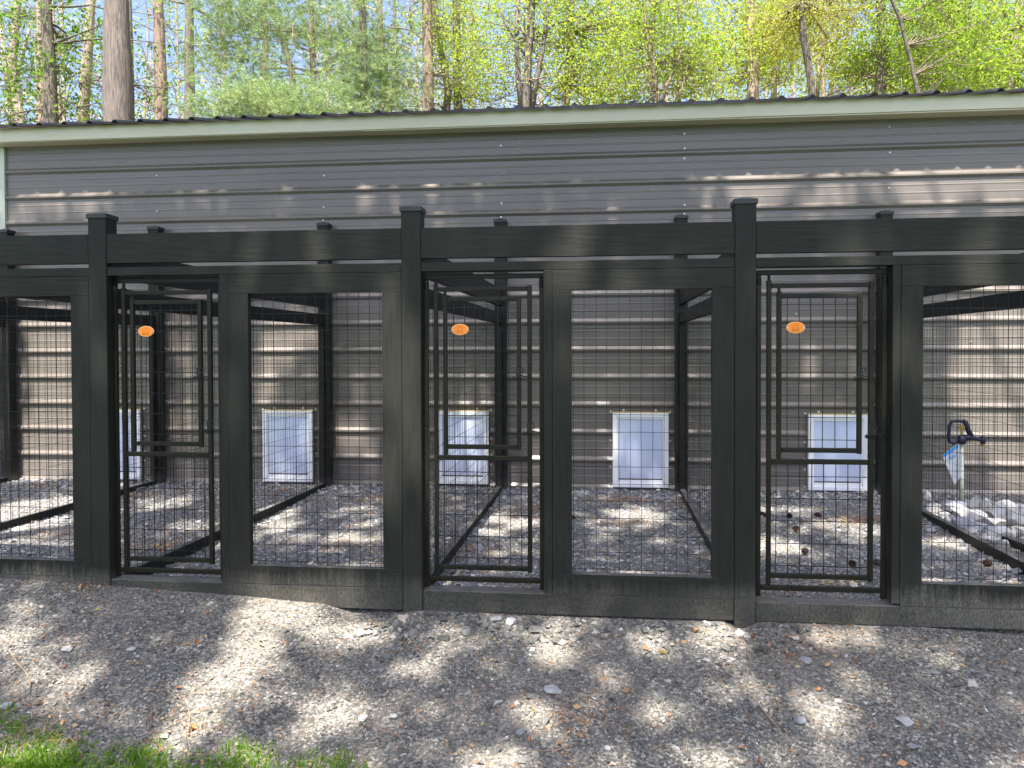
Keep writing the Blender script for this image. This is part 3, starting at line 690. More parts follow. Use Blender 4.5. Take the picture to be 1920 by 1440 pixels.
# ------------------------------------------------------------------ single stones, sticks, pine cones on the gravel
def ground_hit(px, py):
    z = 0.0
    for _ in range(12):
        p = at_z(px, py, z); z = float(gz(p.x, p.y))
    return at_z(px, py, z)
STN = [(1037, 1292, 15, 10, STONEL, 'pale triangular flat stone, largest in the middle of the bank'),
       (1695, 1351, 14, 9, STONEL, 'pale angular stone on the right of the bank below the long stick'),
       (1499, 1349, 11, 8, STONED, 'grey blunt stone right of the forked stick'),
       (675, 1186, 11, 7, STONEL, 'pinkish white stone left of the middle gate, close to the base board'),
       (736, 1343, 9, 7, STONEL, 'rounded white stone at the lower left centre of the bank'),
       (682, 1347, 9, 6, STONEL, 'white chip left of the rounded white stone'),
       (1140, 1401, 6, 5, STONEL, 'small bright white pebble near the bottom edge right of centre'),
       (1710, 1397, 9, 8, STONED, 'bluish grey flat stone low on the right of the bank'),
       (127, 1217, 9, 7, STONEL, 'pale rounded stone on the far left of the bank'),
       (247, 1216, 8, 6, STONEL, 'split white stone in the dark trunk shadow'),
       (12, 1323, 10, 9, STONEL, 'pale stone at the left edge beside the curved twig'),
       (958, 1165, 12, 8, STONEL, 'light grey stone against the base board under the middle gate'),
       (930, 1160, 12, 9, STONED, 'tan grey stone against the base board under the middle gate'),
       (1755, 1259, 8, 8, STONED, 'grey upright stone above the long straight stick'),
       (1511, 1236, 9, 7, STONED, 'dark grey stone on the bank below the right gate'),
       (975, 1372, 8, 6, STONED, 'mid grey stone low in the centre of the bank')]
for i, (px, py, hw, hh, m, lab) in enumerate(STN):
    p = ground_hit(px, py + hh * .4); s = hw * (p - CAM).length / F_PX
    o = rock('stone', p + Vector((0, 0, s * .25)), (s * 1.1, s * 1.0, s * .5), m, 500 + i, 9); o.rotation_euler = (random.uniform(-.2, .2), random.uniform(-.2, .2), random.uniform(0, 6.28))
    tag(o, lab, 'stone', 'single stones lying on the gravel bank')
def stick(pix, r, lab, fork=None):
    pts = [ground_hit(*q) + Vector((0, 0, .010)) for q in pix]
    b = MB(); n = len(pts); b.tube(pts, [r * (1 - .55 * i / (n - 1)) for i in range(n)], 6)
    if fork: b.tube([ground_hit(*q) + Vector((0, 0, .012)) for q in fork], [r * .7, r * .4], 5)
    tag(b.build('stick', TWIG, origin=pts[0]), lab, 'stick', 'fallen sticks on the gravel bank')
stick([(1461, 1373), (1448, 1357), (1430, 1335), (1418, 1318), (1409, 1307)], .0060, 'thick forked stick lying on the bank below the right gate', [(1430, 1335), (1416, 1315)])
stick([(1774, 1317), (1745, 1297), (1718, 1277), (1694, 1261)], .0036, 'long thin straight stick on the right of the bank')
stick([(18, 1224), (32, 1248), (48, 1264), (57, 1282), (55, 1300), (28, 1322)], .0042, 'curved pale twig at the left edge of the bank')
stick([(277, 1352), (296, 1325), (325, 1316), (350, 1323), (356, 1345), (352, 1385)], .0022, 'thin arched dry stem standing over the shadow edge at lower left')
stick([(225, 1255), (245, 1248), (268, 1241)], .0028, 'short grey stick inside the trunk shadow')
stick([(682, 1181), (710, 1175), (738, 1169)], .0026, 'straw coloured stalk beside the pinkish stone')
stick([(1074, 1316), (1090, 1340), (1106, 1366)], .0018, 'upright dry grass stalk right of the triangular stone')
stick([(990, 1415), (1020, 1413), (1050, 1410)], .0022, 'pale straw lying flat near the bottom edge')
stick([(1645, 1270), (1665, 1262), (1690, 1255)], .0018, 'thin pale straw near the long stick')
def cone(px, py, z, lab, s=.0155):
    p = at_z(px, py, z); b = MB(); rs = random.Random(px)
    for i in range(8):
        t = i / 7; rr = s * (0.55 + 0.9 * math.sin(math.pi * (0.18 + 0.74 * t))) * .8; zz = (t - .5) * s * 2.9
        n = 9
        for q in range(n):
            a = 2 * math.pi * (q + .5 * (i % 2)) / n; ca, sa = math.cos(a), math.sin(a)
            w = rr * .34
            b.add([(zz, ca * rr * .3, sa * rr * .3), (zz + s * .22, ca * rr - sa * w, sa * rr + ca * w), (zz + s * .34, ca * rr * 1.06, sa * rr * 1.06), (zz + s * .22, ca * rr + sa * w, sa * rr - ca * w), (zz + s * .05, ca * rr * .92, sa * rr * .92)], [(0, 1, 2, 3), (0, 3, 4), (0, 4, 1), (1, 4, 3, 2)])
    o = b.build('pine_cone', CONEM); o.location = p; o.rotation_euler = (rs.uniform(-.3, .3), rs.uniform(-.2, .2), rs.uniform(0, 6.28))
    tag(o, lab, 'pine cone', 'pine cones on the run floor')
for (px, py, lab) in ((1430, 965, 'pine cone at the left edge of the right gate opening'), (1480, 967, 'pine cone left of the one below the right dog door'),
                      (1534, 966, 'pine cone on pale gravel below the right dog door'), (1492, 991, 'pine cone in the second row behind the right gate'),
                      (1509, 1033, 'pine cone at the edge of the sunny patch behind the right gate'), (1598, 1057, 'pine cone lying nearest the sill at the right gate'),
                      (1851, 1055, 'pine cone in the right run beside the floor rail'), (1074, 972, 'pine cone at the left edge of the middle wire panel'), (1646, 1055, 'dark pine cone by the right gate jamb')):
    cone(px, py, .095, lab)

# ------------------------------------------------------------------ leaf generators
def leaf_quads(C, size, sig=0.25, droop=0.3, asp=0.62):
    C = np.asarray(C); n = len(C); t = RNG.normal(size=(n, 3)); t[:, 2] = t[:, 2] * .6 - droop; t /= np.linalg.norm(t, axis=1)[:, None]
    q = RNG.normal(size=(n, 3)) + np.array([0, -0.25, .75]); s = np.cross(t, q); s /= np.linalg.norm(s, axis=1)[:, None] + 1e-9; nn = np.cross(s, t)
    L = size * np.exp(RNG.normal(0, sig, n)); L = L[:, None]
    a = C - t * L * .5; tip = C + t * L * .5 - nn * L * .06; l = C - t * L * .06 + s * L * asp * .5 + nn * L * .10; r = C - t * L * .06 - s * L * asp * .5 + nn * L * .10
    V = np.stack([a, r, tip, l], 1).reshape(-1, 3); Fq = np.arange(4 * n).reshape(n, 4); return V, Fq
def needles(C, D, L, w, per):
    """tufts of needles: at each C, per needles fanning round direction D"""
    n = len(C); C = np.repeat(C, per, 0); D = np.repeat(D, per, 0) + RNG.normal(0, .55, (n * per, 3)); D /= np.linalg.norm(D, axis=1)[:, None]
    s = np.cross(D, RNG.normal(size=(n * per, 3))); s /= np.linalg.norm(s, axis=1)[:, None]; Ln = L * RNG.uniform(.7, 1.2, (n * per, 1))
    V = np.stack([C - s * w, C + s * w, C + D * Ln + s * w * .3 - np.array([0, 0, 1]) * Ln * .12], 1).reshape(-1, 3)
    return V, np.arange(3 * n * per).reshape(-1, 3)

# leaf and needle litter on the gravel
n = 2600; x = np.where(RNG.random(n) < .5, RNG.uniform(-3, 2.3, n), RNG.uniform(-5.3, 2.2, n)); y = np.where(np.arange(n) < 1500, RNG.uniform(-1.8, -.02, n), RNG.uniform(.15, 2.85, n))
cl = RNG.random(n) < .45; cx = RNG.uniform(-5, 2.2, 40); cyy = RNG.uniform(-1.6, 2.8, 40); ci = RNG.integers(0, 40, n)
x = np.where(cl, cx[ci] + RNG.normal(0, .10, n), x); y = np.where(cl, cyy[ci] + RNG.normal(0, .07, n), y)
V1, F1 = leaf_quads(np.stack([x, y, gz(x, y) + .012], -1), .0145, .45, 0.0, .6)
n2 = 4200; x = RNG.uniform(-5.0, 2.3, n2); y = np.where(RNG.random(n2) < .6, RNG.uniform(-1.8, -.02, n2), RNG.uniform(.15, 2.85, n2)); ci = RNG.integers(0, 40, n2); cl = RNG.random(n2) < .5
x = np.where(cl, cx[ci] + RNG.normal(0, .12, n2), x); y = np.where(cl, cyy[ci] + RNG.normal(0, .08, n2), y)
a = RNG.uniform(0, 6.28, n2); L = RNG.uniform(.02, .055, n2); w = .0009
d = np.stack([np.cos(a), np.sin(a), np.zeros(n2)], -1) * L[:, None]; s = np.stack([-np.sin(a), np.cos(a), np.zeros(n2)], -1) * w; c = np.stack([x, y, gz(x, y) + .013], -1)
lift = np.array([0, 0, 1]) * RNG.uniform(-.004, .012, (n2, 1))
V2 = np.stack([c - d - s, c - d + s, c + d + s + lift, c + d - s + lift], 1).reshape(-1, 3); F2 = np.arange(4 * n2).reshape(-1, 4)
keep = lambda V: V
tag(np_obj('leaf_litter', np.concatenate([V1, V2]), np.concatenate([F1, F2 + len(V1)]), LITTER), 'dead brown leaves and pine needles strewn over the gravel', 'leaf litter', kind='stuff')

# grass at the lower left
n = 150000; x = RNG.uniform(-3.0, 0.2, n); y = RNG.uniform(-1.7, -.76, n)
edge = np.interp(x, [-3.4, -2.2, -2.0, -1.87, -1.74, -1.64, -1.45, -1.34, -1.14, -.98, -.82, -.76, -.5, .4], [-.76, -.78, -.82, -.86, -.86, -.83, -.86, -.80, -.78, -.78, -.81, -.86, -1.0, -1.6]) + 0.025 * np.sin(x * 19) + .02 * np.sin(x * 47)
keepm = RNG.random(n) < np.clip((edge - .015 - y) / .24, 0, 1) ** 1.3; x, y = x[keepm], y[keepm]; n = len(x)
a = RNG.uniform(0, 6.28, n); H = RNG.uniform(.012, .036, n) * (1 + .35 * np.sin(x * 11) * np.sin(y * 23 + x * 5)); lean = RNG.normal(0, .4, (n, 2)); w = RNG.uniform(.0014, .0028, n)
sx = np.stack([np.cos(a), np.sin(a), np.zeros(n)], -1) * w[:, None]; p = np.stack([x, y, gz(x, y) - .003], -1)
mid = p + np.stack([lean[:, 0] * .3, lean[:, 1] * .3, np.ones(n)], -1) * H[:, None] * .55; tip = p + np.stack([lean[:, 0], lean[:, 1], np.ones(n)], -1) * H[:, None]
V = np.stack([p - sx, p + sx, mid + sx * .8, mid - sx * .8, mid - sx * .8, mid + sx * .8, tip + sx * .1, tip - sx * .1], 1).reshape(-1, 3)
F = (np.arange(n) * 8)[:, None, None] + np.array([(0, 1, 2, 3), (3, 2, 6, 7)])[None]
tag(np_obj('grass', V, F.reshape(-1, 4), GRASSM), 'bright green grass growing at the foot of the bank at lower left', 'grass', kind='stuff')

# ------------------------------------------------------------------ trees behind the shed
def px_at(px, py, Y): return at_y(px, py, Y)
def branch_path(a, b, sag, rs, n=5):
    a, b = Vector(a), Vector(b); L = (b - a).length; pts = []
    off = Vector((rs.gauss(0, .10), rs.gauss(0, .10), rs.gauss(0, .06))) * L
    for i in range(n + 1):
        t = i / n; pts.append(a.lerp(b, t) + off * math.sin(math.pi * t) + Vector((0, 0, sag * L * math.sin(math.pi * t))))
    return pts
def tree(kind, label, cat, Y, trunk, wpx, barkm, blobs=(), leafm=None, leaf=.085, ncl=60, per=50, spread=.30, seed=1, top=None, forks=(), group=None, limbs=True, pine=False, bare=()):
    """trunk: pixel path from the eave line upwards (first point lowest); blobs: (px, py, rx_px, ry_px, depth_radius_m, share)"""
    rs = random.Random(seed)
    sc_ = lambda: None
    P = [px_at(x, y, Y) for (x, y) in trunk]
    dep = (P[0] - CAM).length; rad = wpx * .5 * dep / F_PX
    d0 = (P[0] - P[1]); d0 = d0 / max(.01, abs(d0.z))
    base = P[0] + Vector((d0.x * .5, 0, -1)) * (P[0].z - 0.0) ; base.z = 0.0
    up = P[-1] - P[-2]; up = up / max(.01, up.z); tz = top or (P[-1].z + 6.0)
    path = [base] + [Vector((base.x + (P[0].x - base.x) * .55, Y, P[0].z * .5))] + P
    z = P[-1].z; q = P[-1]
    while z < tz:
        z += 1.5; q = q + Vector((up.x * 1.2 + rs.uniform(-.08, .08), up.y, 1.5)); path.append(q.copy())
    n = len(path); r_ = []
    for i, p in enumerate(path):
        f = (p.z - P[0].z) / max(.1, tz - P[0].z); r_.append(rad * (1.25 - .25 * p.z / P[0].z) if f < 0 else rad * max(.08, 1 - .85 * f ** 1.1))
    # resample for irregular outline
    pp = []; rr = []
    for i in range(n - 1):
        m = max(1, int((path[i + 1] - path[i]).length / .45))
        for j in range(m):
            t = j / m; pp.append(path[i].lerp(path[i + 1], t) + Vector((rs.uniform(-1, 1), rs.uniform(-1, 1), 0)) * rad * .06); rr.append((r_[i] * (1 - t) + r_[i + 1] * t) * rs.uniform(.94, 1.06))
    pp.append(path[-1]); rr.append(r_[-1])
    ncl = int(ncl * (1.2 if pine else 2.5)); spread = spread * (1.15 if pine else 1.5); per = per if pine else int(per * .68); leaf = leaf if pine else leaf * .82
    root = empty(kind, base, label, cat, group)
    b = MB(); b.tube(pp, rr, 14 if wpx > 14 else 9)
    for (fp, fw) in forks:
        FP = [px_at(x, y, Y) for (x, y) in fp]; fr = fw * .5 * dep / F_PX
        b.tube([v + Vector((0, .02 * i, 0)) for i, v in enumerate(FP)], [fr * (1 - .6 * i / (len(FP) - 1)) for i in range(len(FP))], 7)
    allV = []; allF = []; o = 0; bb = MB()
    s = dep / F_PX
    anchors = [p for p in pp if p.z > P[0].z - 2.0]
    tot = sum(q[5] for q in blobs) or 1
    for (bx, by, rx, ry, rd, share) in blobs:
        c = px_at(bx, by, Y + (.2 if pine else .75)); nc = max(2, int(ncl * share / tot))
        near = min(anchors, key=lambda p: (p - c).length + abs(p.z - (c.z - .25 * (c - p).length)) * .8)
        ends = []
        if limbs:
            for _ in range(max(1, int(nc / 14))):
                e = c + Vector((rs.gauss(0, .45) * rx * s, rs.gauss(0, .45) * rd, rs.gauss(0, .4) * ry * s))
                L = branch_path(near, e, rs.uniform(-.05, .08), rs, 6); r0 = min(rad * .38, .012 + .012 * (e - near).length)
                bb.tube(L, [r0 * .75 * (1 - .8 * i / 6) for i in range(7)], 5, cap=False); ends += L[2:]
        if not ends: ends = [c]
        CC = []
        for _ in range(nc):
            u = np.random.default_rng(rs.randrange(1 << 30)).normal(size=3); u /= np.linalg.norm(u); u *= rs.random() ** .45 * 1.18
            cc = c + Vector((u[0] * rx * s, u[1] * rd, u[2] * ry * s)); CC.append(cc)
            e = min(ends, key=lambda p: (p - cc).length)
            if (cc - e).length < 2.2: bb.tube(branch_path(e, cc, -.03, rs, 3), [.0075, .0055, .004, .0025], 3, cap=False)
        if leafm is None: continue
        CC = np.array(CC)
        if pine:
            m = per; cen = np.repeat(CC, m, 0); off = RNG.normal(size=(len(cen), 3)) * np.array([spread, spread, spread * .36]); cen = cen + off
            D = off / (np.linalg.norm(off, axis=1)[:, None] + .05) + np.array([0, 0, .35])
            v, f = needles(cen, D, leaf, leaf * .026, 18)
        else:
            m = per; k_ = RNG.integers(int(m * .4), int(m * 1.6), len(CC)); cen = np.repeat(CC, k_, 0)
            cen = cen + RNG.normal(size=(len(cen), 3)) * np.array([spread, spread, spread * .55])
            v, f = leaf_quads(cen, leaf, .32)
        allV.append(v); allF.append(f + o); o += len(v)
    b.build('trunk', barkm, root, smooth=True)
    if bb.v: bb.build('branches', barkm if pine or leafm is LEAF_GREEN else BARK_TWIG, root, smooth=True)
    if allV: np_obj('crown', np.concatenate(allV), np.concatenate(allF), leafm, root)
    return root
G = 'trees in the wood behind the shed'
# the left: tall bare trunks with thin maple foliage
tree('broadleaf_tree', 'thick grey trunk, widest in the wood, standing left behind the shed roof', 'tree', 12.5, [(220, 236), (221, 160), (218, 60), (217, 0)], 47, BARK_GREY, seed=1, group=G)
tree('maple_tree', 'dark grey trunk with thin maple leaves, left of the thickest trunk', 'tree', 14.5, [(96, 240), (93, 130), (88, 40), (86, 0)], 21, BARK_DARK,
     [(60, 150, 90, 90, 2.0, 5), (130, 60, 90, 60, 2.0, 4), (150, 190, 80, 55, 2.0, 4), (20, 60, 70, 70, 2, 3), (70, -120, 200, 110, 3, 5), (250, 60, 60, 60, 1.5, 1.5), (20, 210, 60, 40, 2, 2)], LEAF_GREEN, .105, 190, 22, .18, 2, group=G, forks=[([(92, 12), (130, 12), (170, 8), (194, 16)], 5), ([(98, 235), (120, 205), (170, 195), (196, 205)], 4)])
tree('broadleaf_tree', 'pale slim trunk close behind the dark maple trunk at far left', 'tree', 17.0, [(79, 240), (78, 120), (74, 20), (73, 0)], 12, BARK_PALE, seed=3, group=G)
tree('broadleaf_tree', 'pale pinkish trunk between the maple and the thickest trunk', 'tree', 17.5, [(156, 236), (160, 150), (168, 60), (171, 0)], 18, BARK_PALE, [(120, 60, 70, 60, 2, 2), (200, 150, 60, 70, 2, 2)], LEAF_GREEN, .08, 24, 20, .25, 4, group=G)
tree('forked_tree', 'pale forked tree at the far left edge behind maple leaves', 'tree', 20.0, [(42, 240), (32, 190), (24, 120), (30, 30), (34, 0)], 14, BARK_PALE, [(20, 60, 60, 70, 2.5, 2), (50, 150, 50, 60, 2, 1)], LEAF_YELL, .08, 30, 22, .28, 5, group=G, forks=[([(22, 200), (8, 120), (0, 40)], 10), ([(30, 150), (45, 90), (60, 30)], 7)])
tree('broadleaf_tree', 'thin dark trunk showing just right of the thickest trunk', 'tree', 16.0, [(248, 234), (246, 120), (243, 0)], 9, BARK_DARK, [(262, 170, 40, 50, 1.5, 2), (300, 180, 60, 30, 1.5, 1)], LEAF_GREEN, .07, 34, 18, .20, 6, group=G)
tree('pine_tree', 'straight pale trunk standing alone against the blue sky, nearer the thickest trunk', 'tree', 16.5, [(303, 233), (300, 120), (296, 0)], 22, BARK_BROWN, [(300, 40, 40, 40, 1, 1), (300, 195, 50, 30, 1, 1)], LEAF_LIME, .07, 20, 16, .18, 7, group=G)
tree('pine_tree', 'straight grey trunk with a long bare limb, left of the feathery pine', 'tree', 15.5, [(356, 232), (355, 120), (355, 0)], 18, BARK_GREY, seed=8, group=G, forks=[([(356, 8), (335, 4), (310, -2)], 5), ([(357, 12), (385, 25), (415, 50), (440, 80), (462, 115)], 6), ([(358, 85), (375, 86), (392, 82)], 2.5), ([(392, 82), (400, 92), (410, 98)], 1.5)])
# feathery white pines
PB = [(430, 25, 70, 38, 1.3, 4), (520, 60, 90, 45, 1.5, 5), (600, 45, 80, 50, 1.5, 5), (420, 75, 60, 22, 1.2, 2), (690, 100, 70, 45, 1.3, 4), (410, 120, 70, 14, 1.2, 2), (480, 150, 90, 35, 1.4, 4), (500, -60, 220, 60, 2.2, 7), (600, -160, 160, 60, 2, 5)]
tree('pine_tree', 'feathery pale green pine with thin dark trunk in the middle of its foliage', 'tree', 14.0, [(589, 200), (587, 140), (585, 60), (583, 0)], 11, BARK_BROWN, PB, NEEDLE, .17, 150, 26, .30, 9, group=G, pine=True, forks=[([(588, 135), (560, 128), (520, 127), (490, 130)], 4), ([(589, 134), (620, 130), (660, 128)], 3.5), ([(589, 165), (630, 162), (665, 190)], 3.5)])
tree('pine_tree', 'low feathery young pine whose top just clears the roof, left of centre', 'tree', 12.0, [(540, 240), (541, 220), (542, 200), (543, 180)], 7, BARK_BROWN, [(530, 190, 85, 30, 1.0, 5), (440, 185, 80, 28, 1.0, 4), (610, 205, 55, 22, 1.0, 3), (560, 225, 120, 22, 1.0, 4), (390, 200, 50, 24, .9, 1.5)], NEEDLE, .15, 80, 28, .24, 10, top=6.6, group=G, pine=True)
tree('pine_tree', 'feathery pine left of the tall brown trunk, with low hanging boughs', 'tree', 13.5, [(683, 215), (681, 130), (679, 0)], 17, BARK_GREY, [(700, 175, 65, 38, 1.2, 5), (730, 120, 60, 35, 1.2, 4), (680, 60, 60, 40, 1.2, 3), (745, 205, 50, 24, 1, 2.5), (650, 150, 50, 30, 1, 2.5), (690, -80, 140, 70, 2, 5)], NEEDLE, .16, 90, 26, .26, 11, group=G, pine=True, forks=[([(685, 95), (700, 94), (720, 95)], 2)])
tree('broadleaf_tree', 'reddish slim trunk behind the pine boughs left of the tall brown trunk', 'tree', 17.0, [(728, 210), (722, 140), (713, 60), (711, 0)], 13, BARK_BROWN, seed=12, group=G)
tree('broadleaf_tree', 'very thin trunk between the pines and the tall brown trunk', 'tree', 18.0, [(744, 210), (742, 120), (739, 0)], 7, BARK_BROWN, seed=13, group=G)
tree('broadleaf_tree', 'slim trunk leaning left inside the feathery pine foliage', 'tree', 17.0, [(552, 205), (548, 140), (535, 90), (520, 40)], 13, BARK_DARK, seed=14, group=G)
tree('broadleaf_tree', 'pale slim trunk at the left side of the feathery pine', 'tree', 18.0, [(500, 215), (498, 120), (496, 0)], 12, BARK_BROWN, seed=15, group=G)
tree('broadleaf_tree', 'tall straight brown trunk rising beside the pine, with one bare limb', 'tree', 13.5, [(802, 218), (803, 140), (802, 60), (800, 0)], 22, BARK_BROWN, [(840, 60, 60, 50, 1.4, 3), (870, 130, 60, 60, 1.4, 3), (760, 20, 40, 30, 1.2, 1), (860, -80, 140, 80, 2, 4)], LEAF_LIME, .065, 110, 26, .18, 16, group=G,
     forks=[([(800, 90), (790, 70), (770, 55), (745, 50), (725, 49)], 5), ([(772, 56), (766, 35), (775, 20), (792, 10)], 4), ([(803, 88), (815, 78), (808, 60)], 3), ([(760, 150), (765, 175), (790, 190), (802, 195)], 5)])
tree('broadleaf_tree', 'crooked slim trunk just right of the tall brown trunk', 'tree', 15.0, [(836, 216), (840, 170), (832, 120), (820, 70), (816, 20)], 14, BARK_GREY, [(850, 150, 50, 50, 1.3, 3), (830, 60, 50, 40, 1.3, 2)], LEAF_LIME, .065, 60, 26, .18, 17, group=G, forks=[([(832, 205), (822, 195), (805, 192)], 5)])
tree('broadleaf_tree', 'straight mottled grey trunk right of the crooked one', 'tree', 15.5, [(859, 216), (857, 110), (856, 0)], 16, BARK_GREY, [(890, 100, 50, 70, 1.4, 3), (880, 30, 60, 40, 1.4, 2), (900, 180, 50, 35, 1.3, 2)], LEAF_LIME, .065, 100, 26, .18, 18, group=G)
# multi-stemmed tree right of the middle and the lime green crowns
tree('multi_stem_tree', 'cluster of several pale stems rising from one base near the middle of the roof', 'tree', 13.0, [(986, 213), (989, 150), (994, 70), (998, 0)], 15, BARK_GREY,
     [(920, 60, 70, 60, 1.6, 4), (1040, 90, 70, 60, 1.6, 4), (930, 150, 60, 45, 1.4, 3), (1060, 170, 60, 35, 1.4, 3), (1000, 25, 80, 40, 1.6, 3), (1000, -100, 220, 90, 3, 6)], LEAF_LIME, .065, 260, 30, .20, 19, group=G,
     forks=[([(980, 213), (972, 150), (968, 70), (972, -20)], 13), ([(996, 213), (1006, 150), (1018, 90), (1026, 30), (1026, -20)], 12), ([(990, 213), (994, 160), (985, 90), (982, 10)], 9), ([(1005, 70), (1040, 45), (1090, 28)], 5), ([(990, 110), (968, 80), (945, 40), (930, 0)], 5)])
tree('broadleaf_tree', 'forked reddish trunk right of the multi stemmed cluster', 'tree', 14.0, [(1061, 208), (1064, 160), (1068, 110), (1070, 60), (1072, 0)], 14, BARK_BROWN,
     [(1110, 70, 80, 60, 1.6, 5), (1130, 140, 70, 45, 1.5, 4), (1060, 20, 60, 40, 1.4, 3), (1180, 30, 80, 50, 1.6, 4), (1120, -90, 180, 80, 2.5, 6)], LEAF_LIME, .065, 280, 30, .18, 20, group=G, forks=[([(1064, 165), (1082, 130), (1096, 95), (1104, 60)], 7), ([(1063, 160), (1040, 165), (1010, 195), (994, 210)], 3)])
tree('multi_stem_tree', 'bushy lime green tree with several thin stems fanning out, centre right', 'tree', 12.5, [(1236, 206), (1232, 170), (1222, 120), (1212, 60), (1208, 0)], 7, BARK_BROWN,
     [(1170, 120, 80, 60, 1.6, 5), (1260, 70, 80, 60, 1.6, 5), (1230, 30, 90, 40, 1.6, 4), (1330, 110, 70, 60, 1.5, 4), (1170, 185, 60, 24, 1.3, 3), (1290, 150, 60, 40, 1.4, 3), (1240, -80, 200, 80, 2.5, 6)], LEAF_LIME, .062, 420, 30, .17, 21, group=G,
     forks=[([(1238, 206), (1250, 160), (1270, 120), (1280, 80)], 6), ([(1270, 200), (1280, 160), (1290, 120)], 5), ([(1226, 206), (1222, 160), (1224, 60), (1232, 0)], 5), ([(1236, 180), (1215, 150), (1205, 110)], 4)])
tree('broadleaf_tree', 'pinkish trunk with a dark side limb under yellowish young leaves', 'tree', 16.0, [(1413, 196), (1411, 140), (1409, 90), (1406, 0)], 19, BARK_PALE,
     [(1400, 40, 80, 50, 1.8, 4), (1370, 130, 60, 50, 1.6, 3), (1450, 90, 60, 60, 1.6, 3), (1420, -80, 180, 80, 2.5, 5)], LEAF_LIME, .075, 210, 28, .20, 22, group=G, forks=[([(1416, 165), (1424, 140), (1420, 110), (1428, 90)], 7), ([(1405, 190), (1440, 160), (1480, 150)], 3)])
tree('broadleaf_tree', 'slim orange tinted trunk between two broader trunks, right of centre', 'tree', 18.0, [(1451, 194), (1452, 110), (1453, 0)], 10, BARK_PALE, [(1470, 60, 60, 60, 2, 3), (1440, 150, 50, 40, 2, 2), (1490, 110, 50, 60, 2, 2)], LEAF_LIME, .08, 120, 28, .22, 23, group=G)
tree('broadleaf_tree', 'dark bent trunk with yellow young leaves above it, right of centre', 'tree', 13.5, [(1524, 194), (1520, 150), (1513, 105), (1506, 70), (1504, 0)], 13, BARK_DARK,
     [(1520, 45, 80, 45, 1.5, 6), (1570, 30, 60, 40, 1.4, 3), (1470, 40, 50, 40, 1.4, 2), (1520, -80, 160, 80, 2, 5)], LEAF_YELL, .055, 230, 32, .17, 24, group=G)
tree('broadleaf_tree', 'pair of slim pale stems right of the dark bent trunk', 'tree', 17.0, [(1544, 192), (1542, 110), (1546, 0)], 8, BARK_PALE, [(1560, 110, 50, 60, 1.8, 3), (1600, 170, 40, 30, 1.6, 1.5)], LEAF_YELL, .08, 60, 26, .24, 25, group=G, forks=[([(1532, 193), (1536, 140), (1528, 80)], 7)])
tree('broadleaf_tree', 'thick trunk partly hidden by leafy boughs at right', 'tree', 14.0, [(1648, 190), (1652, 150), (1655, 80), (1652, 0)], 19, BARK_GREY,
     [(1610, 120, 50, 35, 1.3, 4), (1680, 60, 70, 50, 1.5, 4), (1640, 130, 60, 35, 1.3, 3), (1660, -80, 170, 80, 2, 5), (1700, 150, 60, 40, 1.4, 4)], LEAF_MID, .062, 250, 30, .17, 26, group=G)
tree('broadleaf_tree', 'thin dark trunk leaning left across the green leaves at right', 'tree', 12.0, [(1724, 186), (1714, 140), (1700, 85), (1688, 35), (1672, 0)], 7, BARK_DARK,
     [(1770, 60, 80, 55, 1.5, 5), (1800, 120, 80, 50, 1.4, 5), (1740, 20, 70, 30, 1.4, 3), (1780, 165, 70, 25, 1.2, 3), (1760, -70, 160, 60, 2, 4)], LEAF_MID, .060, 340, 30, .17, 27, group=G, forks=[([(1696, 185), (1690, 165), (1692, 145)], 3), ([(1712, 188), (1700, 180), (1692, 168)], 3)])
tree('broadleaf_tree', 'slim straight grey trunk right of the leaning one', 'tree', 15.0, [(1734, 182), (1736, 100), (1742, 0)], 8, BARK_GREY, [(1740, 100, 60, 70, 1.8, 3), (1820, 50, 70, 60, 1.8, 3)], LEAF_LIME, .07, 140, 30, .20, 28, group=G)
tree('broadleaf_tree', 'pale slender leaning trunk at the right edge of the wood', 'tree', 14.0, [(1888, 182), (1900, 120), (1906, 50), (1908, 0)], 8, BARK_PALE,
     [(1880, 70, 70, 60, 1.6, 5), (1900, 140, 60, 40, 1.4, 4), (1850, 160, 60, 25, 1.3, 3), (1940, 40, 70, 60, 1.6, 3), (1900, -70, 160, 70, 2, 4)], LEAF_MID, .065, 300, 30, .18, 29, group=G)

